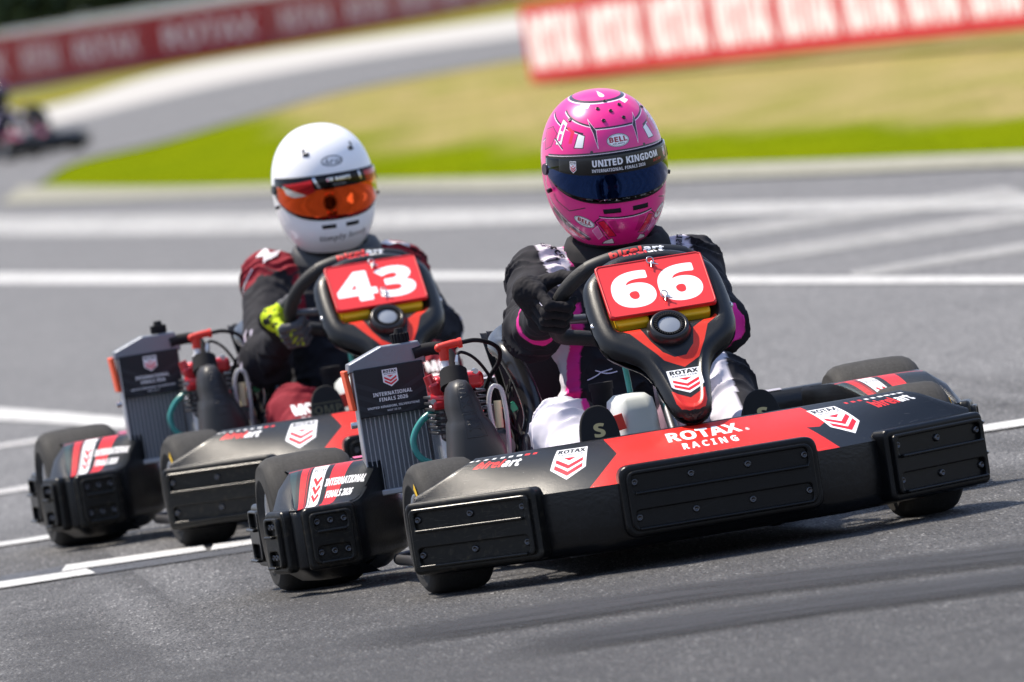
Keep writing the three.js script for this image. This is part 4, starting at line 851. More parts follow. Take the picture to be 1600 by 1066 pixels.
function bodyField(J) {
  const B = {
    pelvis: capsule([-0.07 + J.px, 0.17, 0.23], [0.07 + J.px, 0.17, 0.23], 0.1, 0.1), belly: capsule([J.px, 0.19, 0.24], [lerp(J.px, J.cx, 0.8), 0.4, 0.2], 0.122, 0.12),
    chest: capsule([J.cx - 0.075, 0.475, 0.185], [J.cx + 0.075, 0.46, 0.185], 0.108, 0.108), yoke: capsule(J.rSh, J.lSh, 0.054, 0.054), neck: capsule([J.cx + 0.005, 0.56, 0.19], [J.hx, 0.68, 0.24], 0.062, 0.058),
    rUp: capsule(J.rSh, J.rEl, 0.064, 0.053), rFo: capsule(J.rEl, J.rWr, 0.053, 0.036), lUp: capsule(J.lSh, J.lEl, 0.064, 0.053), lFo: capsule(J.lEl, J.lWr, 0.053, 0.036),
    rTh: capsule(J.rHip, J.rKn, 0.09, 0.062), rCa: capsule(J.rKn, J.rAn, 0.062, 0.045), lTh: capsule(J.lHip, J.lKn, 0.09, 0.062), lCa: capsule(J.lKn, J.lAn, 0.062, 0.045),
  };
  const keys = Object.keys(B), joints = [[J.rEl, 0.1, J.rWr], [J.lEl, 0.1, J.lWr], [J.rKn, 0.1, J.rAn], [J.lKn, 0.1, J.lAn], [J.rSh, 0.09, J.rEl], [J.lSh, 0.09, J.lEl], [J.rHip, 0.12, J.rKn], [J.lHip, 0.12, J.lKn], [J.rWr, 0.07, J.rEl], [[J.px, 0.3, 0.3], 0.12, [J.cx, 0.5, 0.25]]];
  const f = (x, y, z) => {
    let d = 9;
    for (const k of keys) d = smin(d, B[k](x, y, z), 0.045);
    if (Math.abs(d) < 0.02) {   // cloth: loose folds, deeper round the bends
      let w = 0.0022 * noise3(x * 16, y * 16, z * 11) + 0.0014 * noise3(x * 36 + 5, y * 30, z * 24);
      for (let q = 0; q < joints.length; q++) {
        const [c, r, e] = joints[q], dx = x - c[0], dy = y - c[1], dz = z - c[2], s = (dx * dx + dy * dy + dz * dz) / (r * r);
        if (s < 4) { const ex = e[0] - c[0], ey = e[1] - c[1], ez = e[2] - c[2], l = Math.hypot(ex, ey, ez), t = (dx * ex + dy * ey + dz * ez) / l; w += 0.024 * Math.exp(-s * 0.8) * (0.45 - Math.abs(Math.sin(t * 75 + 2.4 * noise3(x * 9, y * 9, z * 9 + q)))) * (0.6 + 0.6 * noise3(x * 7 + q, y * 7, z * 7)); }
      }
      d -= w;
    }
    return d;
  };
  f.bone = (x, y, z) => { let m = 9, b = ''; for (const k of keys) { const d = B[k](x, y, z); if (d < m) { m = d; b = k; } } return b; };
  return f;
}
const weave = noiseTex(256, (x, y) => 0.5 + 0.22 * Math.sin(x * 256 * 1.57) * Math.sin(y * 256 * 1.57) + 0.25 * rr(-1, 1));
const suitMat = phys({ vertexColors: true, roughness: 0.85, specularIntensity: 0.5 });
function drape(f, c, u, v, dir, w, h) {   // a print lying on the cloth
  const U = V(...u).normalize(), Vv = V(...v).normalize(), D = V(...dir).normalize(), rows = [];
  for (let j = 0; j <= 8; j++) rows.push(Array.from({ length: 15 }, (_, i) => {
    const p = V(...c).addScaledVector(U, (i / 14 - 0.5) * w).addScaledVector(Vv, (j / 8 - 0.5) * h).addScaledVector(D, -0.09);
    for (let q = 0; q < 40; q++) { const d = f(p.x, p.y, p.z) - 0.003; if (Math.abs(d) < 2e-4) break; p.addScaledVector(D, d * 0.8); }
    return p.toArray();
  }));
  return sheet(rows);
}
const printMat = (w, h, draw) => std({ map: canvasTex(w, h, draw), roughness: 0.8, side: THREE.DoubleSide });
function alphaPrint(w, h, colour, draw) {
  return std({ color: colour, roughness: 0.75, transparent: true, side: THREE.DoubleSide, alphaMap: canvasTex(w, h, (x) => { x.fillStyle = '#000'; x.fillRect(0, 0, w, h); draw(x, '#fff'); }, false) });
}

function gloveGeo(phi, wrist, side, colour) {   // side -1: right hand
  const c = rimPoint(phi * side), e1 = WHEEL.c.clone().sub(c).normalize(), e2 = WHEEL.n.clone(), e3 = e1.clone().cross(e2).normalize();
  if (e3.y < 0) e3.negate();
  const P = (th, r, t) => c.clone().addScaledVector(e1, Math.cos(th * DEG) * r).addScaledVector(e2, Math.sin(th * DEG) * r).addScaledVector(e3, t).toArray();
  const parts = [], fingers = [];
  [0.031, 0.0105, -0.0105, -0.0305].forEach((t, i) => {
    const r = [0.0098, 0.0101, 0.0098, 0.0088][i], b = [0, 2, 0, -4][i] * 0.001, k = i === 3 ? 18 : 0;
    const j = [P(212, 0.046, t * 0.9), P(140, 0.036 + b, t), P(72, 0.0305, t * 1.02), P(18 + k, 0.029, t * 1.02)];
    fingers.push([capsule(j[0], j[1], r * 1.12, r * 1.05), capsule(j[1], j[2], r * 1.05, r * 0.98), capsule(j[2], j[3], r * 0.98, r * 0.86)]);
  });
  const pw = wrist, th = [P(258, 0.056, 0.022), P(285, 0.042, 0.05), P(318, 0.032, 0.066), P(350, 0.029, 0.074)];
  parts.push(capsule(P(212, 0.044, 0.026), P(226, 0.072, 0.012), 0.017, 0.021), capsule(P(212, 0.044, 0), P(226, 0.072, 0), 0.017, 0.022), capsule(P(212, 0.044, -0.026), P(226, 0.072, -0.01), 0.016, 0.02), capsule(P(226, 0.072, 0), pw, 0.026, 0.03), capsule(P(245, 0.06, 0.01), th[0], 0.018, 0.016));
  const thumb = [capsule(th[0], th[1], 0.0145, 0.0125), capsule(th[1], th[2], 0.0125, 0.0115), capsule(th[2], th[3], 0.0115, 0.0098)];
  const all = [c.toArray(), pw, ...th, P(212, 0.06, 0.04), P(212, 0.06, -0.04), P(70, 0.045, 0.05), P(70, 0.045, -0.05), P(0, 0.045, 0)];
  const min = [0, 1, 2].map((k) => Math.min(...all.map((p) => p[k])) - 0.036), max = [0, 1, 2].map((k) => Math.max(...all.map((p) => p[k])) + 0.036);
  const f = (x, y, z) => {
    let d = 9; for (const q of parts) d = smin(d, q(x, y, z), 0.016);
    for (const F of fingers) { let e = 9; for (const q of F) e = smin(e, q(x, y, z), 0.006); d = smin(d, e, 0.0025); }
    let e = 9; for (const q of thumb) e = smin(e, q(x, y, z), 0.006); d = smin(d, e, 0.007);
    return d + 0.0007 * noise3(x * 90, y * 90, z * 90);
  };
  const g = surfaceNets(min, max, 0.003, f), p = g.attributes.position, col = [], q = V();
  for (let i = 0; i < p.count; i++) {
    q.fromBufferAttribute(p, i).sub(c);
    const a = (Math.atan2(q.dot(e2), q.dot(e1)) / DEG + 360) % 360, r = Math.hypot(q.dot(e1), q.dot(e2));
    const k = colour(a, r, q.dot(e3), p.getX(i), p.getY(i), p.getZ(i)); col.push(...k);
  }
  g.setAttribute('color', new THREE.Float32BufferAttribute(col, 3));
  return g;
}
function shoeGeo() {   // sole in the plane z = 0 looking to +z, toe up
  const a = capsule([0, 0.045, -0.03], [0, 0.13, -0.034], 0.036, 0.034), b = capsule([0, 0.13, -0.03], [0.002, 0.222, -0.022], 0.036, 0.036), c = capsule([0, 0.05, -0.05], [0, 0.07, -0.12], 0.04, 0.043);
  const g = surfaceNets([-0.06, -0.01, -0.17], [0.06, 0.275, 0.02], 0.004, (x, y, z) => Math.max(smin(smin(a(x, y, z), b(x, y, z), 0.02), c(x, y, z), 0.03), z));
  const s = new THREE.Shape();
  s.moveTo(-0.03, 0.02); s.bezierCurveTo(-0.03, -0.005, 0.03, -0.005, 0.03, 0.02); s.bezierCurveTo(0.032, 0.09, 0.03, 0.1, 0.036, 0.16); s.bezierCurveTo(0.043, 0.25, 0.02, 0.266, 0.002, 0.266); s.bezierCurveTo(-0.022, 0.266, -0.042, 0.25, -0.038, 0.16); s.bezierCurveTo(-0.034, 0.1, -0.032, 0.09, -0.03, 0.02);
  const sole = new THREE.ExtrudeGeometry(s, { depth: 0.006, bevelEnabled: true, bevelSize: 0.003, bevelThickness: 0.003, bevelSegments: 2, curveSegments: 16 });
  return { upper: g, sole };
}
const shoe = shoeGeo();

// helmet: y up from -0.152 to 0.158, face towards +z
function helmetPoint(az, y, off = 0) {
  const hy = y > 0 ? 0.158 : 0.178, k = Math.max(0, 1 - Math.abs(y / hy) ** 2.25) ** (1 / 2.25), s = Math.sin(az), c = Math.cos(az), e = 2 / 2.12;
  const fx = Math.sign(s) * Math.abs(s) ** e, fz = Math.sign(c) * Math.abs(c) ** e;
  let x = 0.127 * k * fx, z = (c > 0 ? 0.15 : 0.152) * k * fz;
  z += 0.022 * smooth(-0.02, -0.12, y) * Math.max(0, c);
  if (off) { const r = Math.hypot(x, y * 0.9, z) || 1; x += x / r * off; z += z / r * off; y += y * 0.9 / r * off; }
  return [x, y, z];
}
const helmetGeo = (() => {
  const rows = [], vs = [];
  for (let j = 0; j <= 72; j++) { const t = j / 72, y = t < 0.3 ? lerp(-0.152, 0, t / 0.3) : 0.158 * Math.sin((t - 0.3) / 0.7 * Math.PI / 2); vs.push(y); rows.push(Array.from({ length: 121 }, (_, i) => helmetPoint((i / 120 - 0.5) * 2 * Math.PI, y))); }
  const g = sheet(rows, (j, i) => [i / 120, (vs[j] + 0.16) / 0.32]);
  const lip = [];   // rolled lower edge and lining
  for (const [s, dy] of [[1, 0], [0.985, -0.005], [0.94, -0.004], [0.9, 0.012], [0.86, 0.06]]) lip.push(Array.from({ length: 121 }, (_, i) => { const p = helmetPoint((i / 120 - 0.5) * 2 * Math.PI, -0.152); return [p[0] * s, p[1] + dy, p[2] * s]; }));
  return { shell: g, lip: sheet(lip) };
})();
function patch(az0, az1, y0, y1, off, n = 40, m = 10, skirt = 0.004) {
  const rows = [], vv = [];
  const yA = typeof y0 === 'function' ? y0 : () => y0, yB = typeof y1 === 'function' ? y1 : () => y1;
  const js = [-1, ...Array.from({ length: m + 1 }, (_, j) => j / m), 2];
  for (const t of js) { const o = t < 0 || t > 1 ? off - skirt : off, tt = clamp(t); vv.push(tt); rows.push(Array.from({ length: n + 3 }, (_, i) => { const q = (i - 1) / n, oo = q < 0 || q > 1 ? off - skirt : o, az = lerp(az0, az1, clamp(q)) * DEG; return helmetPoint(az, lerp(yA(az), yB(az), tt), oo); })); }
  return sheet(rows, (j, i) => [clamp((i - 1) / n), vv[j]]);
}
function makeHelmet(o) {
  const paint = canvasTex(2048, 1024, (x, w, h) => { x.fillStyle = o.base; x.fillRect(0, 0, w, h); const X = (a) => (a / 360 + 0.5) * w, Y = (y) => (1 - (y + 0.16) / 0.32) * h; o.paint(x, X, Y); });
  const H = new THREE.Mesh(helmetGeo.shell, phys({ map: paint, roughness: o.rough ?? 0.25, clearcoat: 0.55, clearcoatRoughness: 0.06 }));
  H.name = 'helmet';
  part(H, 'helmet_lining', helmetGeo.lip, M.matt);
  const yt = (a) => 0.049 - 0.012 * (a / 1.43) ** 2, yb = (a) => -(o.drop || 0.047) + 0.05 * Math.abs(a / 1.43) ** 3;
  part(H, 'visor_gasket', patch(-86, 86, (a) => yb(a) - 0.005, (a) => yt(a) + 0.004, 0.0022, 48, 8), M.matt);
  part(H, 'visor', patch(-83, 83, yb, yt, 0.0052, 56, 12), phys({ map: canvasTex(2048, 512, o.visor), metalness: o.metal ?? 0.75, roughness: 0.06, clearcoat: 0.5, clearcoatRoughness: 0.03, ...(o.film ? { iridescence: 1, iridescenceIOR: 1.7, iridescenceThicknessRange: [100, o.film] } : {}) }));
  if (o.strip) part(H, 'visor_strip', patch(-62, 62, (a) => lerp(yb(a), yt(a), 0.6), (a) => yt(a) - 0.001, 0.0062, 48, 6, 0.0008), phys({ map: canvasTex(2048, 256, o.strip), roughness: 0.3, clearcoat: 0.2 }));
  for (const s of [-1, 1]) {
    const p = helmetPoint(s * 84 * DEG, 0.012, 0.004), q = helmetPoint(s * 84 * DEG, 0.012, 0.0085);
    part(H, 'visor_pivot', cyl(p, q, 0.013, 0.0115, 20), o.pivot || M.gloss);
    part(H, 'visor_latch', cyl(helmetPoint(s * 80 * DEG, -0.03, 0.002), helmetPoint(s * 80 * DEG, -0.03, 0.011), 0.005, 0.0045, 12), M.gloss);
    part(H, 'chin_vent', patch(s * 14 - 8.5, s * 14 + 8.5, -0.026 - (o.drop || 0.047), -0.017 - (o.drop || 0.047), 0.0012, 10, 3, 0.003), M.matt);
  }
  if (o.holes) {
    const hs = [];
    for (const [a, y] of o.holes) { const p = helmetPoint(a * DEG, y, -0.001), q = helmetPoint(a * DEG, y, 0.0012); const d = V(...q).sub(V(...p)).normalize(), t = new THREE.TorusGeometry(0.0032, 0.0012, 6, 14); t.applyQuaternion(new THREE.Quaternion().setFromUnitVectors(V(0, 0, 1), d)); t.translate(...q); hs.push(t, cyl(p, q, 0.003, 0.003, 10)); }
    part(H, 'vent_holes', hs, M.gloss);
  }
  if (o.extra) o.extra(H);
  return H;
}
function oval(x, cx, cy, rx, ry, rim, text, tc, sx, rot = 0, sub) {
  x.save(); x.translate(cx, cy); x.rotate(rot);
  x.fillStyle = '#f8f8f8'; x.beginPath(); x.ellipse(0, 0, rx, ry, 0, 0, 7); x.fill();
  x.lineWidth = rx * 0.05; x.strokeStyle = rim; x.stroke();
  x.lineWidth = rx * 0.03; x.beginPath(); x.ellipse(0, 0, rx * 0.91, ry * 0.86, 0, 0, 7); x.stroke();
  wide(x, text, 0, sub ? -ry * 0.12 : 0, ry * 1.05, tc, sx, 'center', ry * 0.05);
  if (sub) wide(x, sub, 0, ry * 0.52, ry * 0.3, '#222', 1.2);
  x.restore();
}
const pinkHelmet = {
  base: '#ea2088', rough: 0.3, pivot: std({ color: lin(0.05, 0.02, 0.04), roughness: 0.3 }),
  holes: [[-11, 0.116], [14, 0.116], [1, 0.131], [-17, 0.137], [20, 0.138], [-1, 0.147], [-58, 0.118], [62, 0.12]],
  paint: (x, X, Y) => {
    const line = (pts, c, lw) => { x.strokeStyle = c; x.lineWidth = lw; x.lineJoin = 'round'; x.beginPath(); pts.forEach(([a, y], i) => (i ? x.lineTo(X(a), Y(y)) : x.moveTo(X(a), Y(y)))); x.stroke(); };
    const pg = (pts, c, s, lw) => { x.fillStyle = c; x.beginPath(); pts.forEach(([a, y], i) => (i ? x.lineTo(X(a), Y(y)) : x.moveTo(X(a), Y(y)))); x.closePath(); x.fill(); if (s) { x.strokeStyle = s; x.lineWidth = lw || 4; x.stroke(); } };
    const arc = (f, a0, a1) => Array.from({ length: 60 }, (_, i) => { const a = lerp(a0, a1, i / 59); return [a, f(a)]; });
    const dual = (pts) => { line(pts, '#2a1426', 11); line(pts.map(([a, y]) => [a, y - 0.0022]), '#fbe4f0', 5); };
    dual(arc((a) => 0.056 - 0.012 * (a / 82) ** 2, -82, 82));
    dual(arc((a) => 0.102 + 0.03 * (Math.abs(a) / 75) ** 1.6, -75, -24)); dual(arc((a) => 0.102 + 0.03 * (Math.abs(a) / 75) ** 1.6, 24, 75));
    dual(arc(() => 0.103, -24, 24));
    dual(arc((a) => 0.085 + 0.034 * (Math.abs(a) / 95) ** 1.4, -100, -36)); dual(arc((a) => 0.085 + 0.034 * (Math.abs(a) / 95) ** 1.4, 36, 100));
    for (const s of [-1, 1]) {
      pg([[s * 20, 0.064], [s * 21, 0.1], [s * 32, 0.121], [s * 24.5, 0.094]], '#2a1426', '#f8dcea', 3);
      pg([[s * 36, 0.066], [s * 34, 0.09], [s * 42, 0.095], [s * 46, 0.066]], '#fafafa', '#2a1426', 5);
      pg([[s * 49, 0.074], [s * 47, 0.098], [s * 57, 0.106], [s * 58, 0.1], [s * 51.5, 0.096], [s * 53, 0.074]], '#e3244e');
      pg([[s * 62, 0.07], [s * 60, 0.112], [s * 70, 0.118], [s * 71, 0.068]], '#fbf3f7', '#2a1426', 4);
      pg([[s * 64.5, 0.076], [s * 63.5, 0.09], [s * 68, 0.091], [s * 68.5, 0.076]], '#ee3f98');
      pg([[s * 63, 0.095], [s * 62.4, 0.107], [s * 67.6, 0.11], [s * 68, 0.096]], '#ee3f98');
      pg([[s * 34, 0.138], [s * 30, 0.148], [s * 50, 0.149], [s * 52, 0.14]], '#fafafa');
      dual([[s * 84, 0.03], [s * 92, -0.02], [s * 88, -0.06], [s * 66, -0.1], [s * 48, -0.128]]);
      dual([[s * 100, 0.06], [s * 110, -0.02], [s * 104, -0.07], [s * 80, -0.115], [s * 60, -0.14]]);
      pg([[s * 86, -0.07], [s * 66, -0.104], [s * 46, -0.134], [s * 52, -0.14], [s * 74, -0.115], [s * 92, -0.08]], '#2a1426');
      pg([[s * 70, -0.11], [s * 54, -0.13], [s * 57, -0.136], [s * 74, -0.117]], '#e3244e');
      pg([[s * 13, -0.126], [s * 24, -0.088], [s * 31, -0.092], [s * 22, -0.128]], '#e3173f', '#2a1426', 4);
      line([[s * 27, -0.082], [s * 34, -0.092], [s * 24, -0.134]], '#2a1426', 7);
      pg([[s * 32, -0.1], [s * 29, -0.125], [s * 36, -0.134], [s * 40, -0.112]], '#f27ab6', '#fbe4f0', 3);
      pg([[s * 18, -0.132], [s * 28, -0.138], [s * 34, -0.146], [s * 16, -0.146]], '#fafafa', '#2a1426', 4);
      oval(x, X(s * 46), Y(-0.092), 66, 36, '#444', 'BELL', '#a51320', 1.05, s * -0.42, 'HELMETS');
    }
    dual(arc(() => 0.1475, -180, 180)); for (const s of [-1, 1]) { dual(arc((a) => 0.062 + 0.02 * Math.sin((Math.abs(a) - 60) / 40 * 3.14), s * 60, s * 100)); pg([[s * 72, 0.09], [s * 78, 0.062], [s * 90, 0.05], [s * 96, 0.09], [s * 84, 0.1]], '#c9156f', '#2a1426', 5); pg([[s * 12, -0.09], [s * 20, -0.09], [s * 14, -0.12], [s * 8, -0.12]], '#c9156f'); line([[s * 40, -0.06], [s * 60, -0.07], [s * 76, -0.05]], '#2a1426', 6); }
    dual(arc((a) => -0.084 + 0.006 * (a / 30) ** 2, -28, 28));
    x.fillStyle = '#f8e4ee'; x.beginPath(); x.ellipse(X(0), Y(0.156), 60, 10, 0, 0, 7); x.fill();
    oval(x, X(0), Y(0.0765), 62, 41, '#444', 'BELL', '#a51320', 1.05, 0, 'HELMETS');
    for (const s of [-1, 1]) { x.fillStyle = '#161016'; x.beginPath(); x.arc(X(s * 27), Y(0.058), 9, 0, 7); x.fill(); }
  },
  metal: 0.95,
  strip: (x, w, h) => {
    x.fillStyle = '#09090b'; x.fillRect(0, 0, w, h);
    wide(x, 'UNITED KINGDOM', w * 0.55, h * 0.36, 128, '#f4f4f6', 0.98, 'center', 5);
    wide(x, 'INTERNATIONAL FINALS 2026', w * 0.475, h * 0.76, 62, '#eeeef0', 0.93); wide(x, '25-31 MAY', w * 0.81, h * 0.72, 52, '#d3202a', 0.85);
    badge(x, w * 0.13, h * 0.52, 110, 200); badge(x, w * 0.93, h * 0.5, 84, 190);
  },
  visor: (x, w, h) => {
    x.fillStyle = '#123a78'; x.fillRect(0, 0, w, h);
    x.fillStyle = '#08080a'; x.fillRect(0, 0, w, h * 0.4); x.fillRect(0, h * 0.93, w, h * 0.07);
    for (let k = 0; k < 9; k++) wide(x, k % 2 ? 'o' : 'ROTAX', w * (0.3 + k * 0.05), h * 0.962, 24, '#b8c4d0', 1);
  },
};
const whiteHelmet = {
  base: '#f1f1f3', rough: 0.3, drop: 0.057, pivot: M.gloss, metal: 1, film: 360,
  paint: (x, X, Y) => {
    x.save(); x.translate(X(0), Y(0.083)); x.strokeStyle = '#3a3d44'; x.lineWidth = 6; x.beginPath(); x.ellipse(0, 0, 72, 38, 0, 0, 7); x.stroke(); x.lineWidth = 3; x.beginPath(); x.ellipse(0, 0, 64, 31, 0, 0, 7); x.stroke();
    x.font = 'italic bold 56px serif'; x.textAlign = 'center'; x.textBaseline = 'middle'; x.fillStyle = '#22252b'; x.fillText('Arai', 0, 2); x.restore();
    x.save(); x.translate(X(4), Y(-0.108)); x.rotate(-0.05); x.font = 'italic bold 58px serif'; x.textAlign = 'center'; x.textBaseline = 'middle'; x.fillStyle = '#1b1c20'; x.fillText('Simply lovely', 0, 0); x.restore();
    for (const s of [-1, 1]) { x.strokeStyle = '#9a9ca4'; x.lineWidth = 3; x.beginPath(); x.moveTo(X(s * 40), Y(0.12)); x.quadraticCurveTo(X(s * 70), Y(0.1), X(s * 86), Y(0.03)); x.stroke(); }
    for (let i = 0; i < 120; i++) { x.fillStyle = '#8a8c92'; x.globalAlpha = rr(0.1, 0.4); x.fillRect(X(rr(-80, 80)), Y(rr(-0.1, 0.12)), rr(1, 4), rr(1, 3)); } x.globalAlpha = 1;
  },
  visor: (x, w, h) => {
    x.fillStyle = '#0d0e12'; x.fillRect(0, 0, w, h);
    x.fillStyle = '#f4560a'; x.fillRect(w * 0.04, h * 0.3, w * 0.92, h * 0.64);
    const pg = (pts, c) => { x.fillStyle = c; x.beginPath(); pts.forEach(([a, b], i) => (i ? x.lineTo(a * w, b * h) : x.moveTo(a * w, b * h))); x.closePath(); x.fill(); };
    x.fillStyle = '#0f1014'; x.fillRect(0, 0, w, h * 0.3);
    pg([[0.1, 0.16], [0.34, 0.06], [0.36, 0.34], [0.3, 0.42]], '#c01420'); pg([[0.1, 0.22], [0.3, 0.42], [0.2, 0.5], [0.14, 0.46]], '#e9e9ee');
    pg([[0.72, 0.02], [0.92, 0.02], [0.9, 0.3], [0.74, 0.34]], '#8c1018'); pg([[0.8, 0.4], [0.9, 0.3], [0.9, 0.7], [0.83, 0.86]], '#d9d9e2');
    pg([[0.36, 0.0], [0.4, 0.26], [0.38, 0.26], [0.345, 0.02]], '#c9ccd4'); pg([[0.68, 0.0], [0.69, 0.2], [0.675, 0.2], [0.665, 0.0]], '#c9ccd4');
    wide(x, 'UK KARTS', w * 0.52, h * 0.1, 64, '#dfe1e6', 1.1); wide(x, 'RACING', w * 0.52, h * 0.22, 40, '#aab0bb', 1.1);
    x.fillStyle = '#a01018'; x.fillRect(w * 0.32, h * 0.94, w * 0.42, h * 0.06);
  },
  extra: (H) => { for (const s of [-1, 1]) part(H, 'brow_vent', [patch(s * 33 - 4.5, s * 33 + 4.5, 0.098, 0.107, 0.0016, 6, 3, 0.003), patch(s * 38 - 1.5, s * 38 + 1.5, 0.108, 0.116, 0.0016, 4, 3, 0.003)], M.gloss); },
};
const greyHelmet = { base: '#22242a', paint: (x, X, Y) => { x.fillStyle = '#4a2c66'; x.fillRect(X(-40), Y(0.15), X(40) - X(-40), 120); }, visor: (x, w, h) => { x.fillStyle = '#0a0a0c'; x.fillRect(0, 0, w, h); } };

function makeDriver(J, look) {
  const G = new THREE.Group(), f = bodyField(J);
  const g = surfaceNets([-0.34, 0.03, 0.06], [0.42, 0.72, 1.16], 0.0065, f), p = g.attributes.position, nrm = g.attributes.normal, col = [];
  const tt = { rFo: along(J.rEl, J.rWr), lFo: along(J.lEl, J.lWr), rCa: along(J.rKn, J.rAn), lCa: along(J.lKn, J.lAn), rTh: along(J.rHip, J.rKn), lTh: along(J.lHip, J.lKn), rUp: along(J.rSh, J.rEl), lUp: along(J.lSh, J.lEl) };
  for (let i = 0; i < p.count; i++) {
    const x = p.getX(i), y = p.getY(i), z = p.getZ(i), b = f.bone(x, y, z);
    col.push(...look.suit(b, x, y, z, nrm.getX(i), nrm.getY(i), nrm.getZ(i), tt[b] ? tt[b](x, y, z) : 0, J));
  }
  g.setAttribute('color', new THREE.Float32BufferAttribute(col, 3));
  part(G, 'racing_suit', g, suitMat);
  for (const s of [-1, 1]) part(G, 'glove', gloveGeo((s < 0 ? J.phi : J.phiL) * DEG, s < 0 ? J.rWr : J.lWr, s, look.glove), suitMat);
  for (const s of [-1, 1]) {
    const [sx, sy, sz, yaw] = s < 0 ? J.rShoe : J.lShoe;
    const S = new THREE.Group(); S.name = 'shoe'; S.position.set(sx, sy, sz); S.rotation.set(-0.24, yaw, 0); G.add(S);
    part(S, 'shoe_upper', shoe.upper, look.shoe || M.matt);
    part(S, 'shoe_sole', shoe.sole, look.sole);
  }
  const H = makeHelmet(look.helmet); H.position.set(...J.head); H.rotation.set(J.pitch, J.yaw, J.roll || 0, 'YXZ'); H.scale.setScalar(look.size || 0.97); G.add(H);
  const ring = [];
  for (let k = 0; k < 24; k++) { const a = k / 24 * 6.2832, lift = 0.02 * Math.cos(a); ring.push([J.hx - 0.004 + Math.sin(a) * 0.09, 0.59 - lift, 0.215 + Math.cos(a) * 0.086]); }
  const col1 = new THREE.CatmullRomCurve3(ring.map((q) => V(...q)), true), rows = [];
  for (let j = 0; j <= 12; j++) { const b = j / 12 * 6.2832; rows.push(Array.from({ length: 61 }, (_, i) => { const q = col1.getPointAt((i % 60) / 60), o = V(q.x - J.hx, 0, q.z - 0.215).normalize(), e = 1 + 0.05 * noise3(q.x * 30, q.z * 30, b); return [q.x + o.x * Math.cos(b) * 0.021 * e, q.y + Math.sin(b) * 0.036 * e, q.z + o.z * Math.cos(b) * 0.021 * e]; })); }
  part(G, 'neck_brace', sheet(rows), look.collar || M.matt);
  if (look.prints) look.prints(G, f, J);
  return G;
}
const BLACK = [0.016, 0.016, 0.021], PINK = [0.72, 0.03, 0.3], WHITE = [0.6, 0.58, 0.66], CRIM = [0.2, 0.011, 0.022];
const soleMat = (c, draw) => { const t = canvasTex(512, 512, (x, w, h) => { x.fillStyle = '#0d0d0e'; x.fillRect(0, 0, w, h); draw(x, w, h); }); t.repeat.set(1 / 0.3, 1 / 0.3); t.wrapS = t.wrapT = THREE.RepeatWrapping; t.offset.set(0.5, 0.04); return std({ map: t, roughness: 0.85 }); };
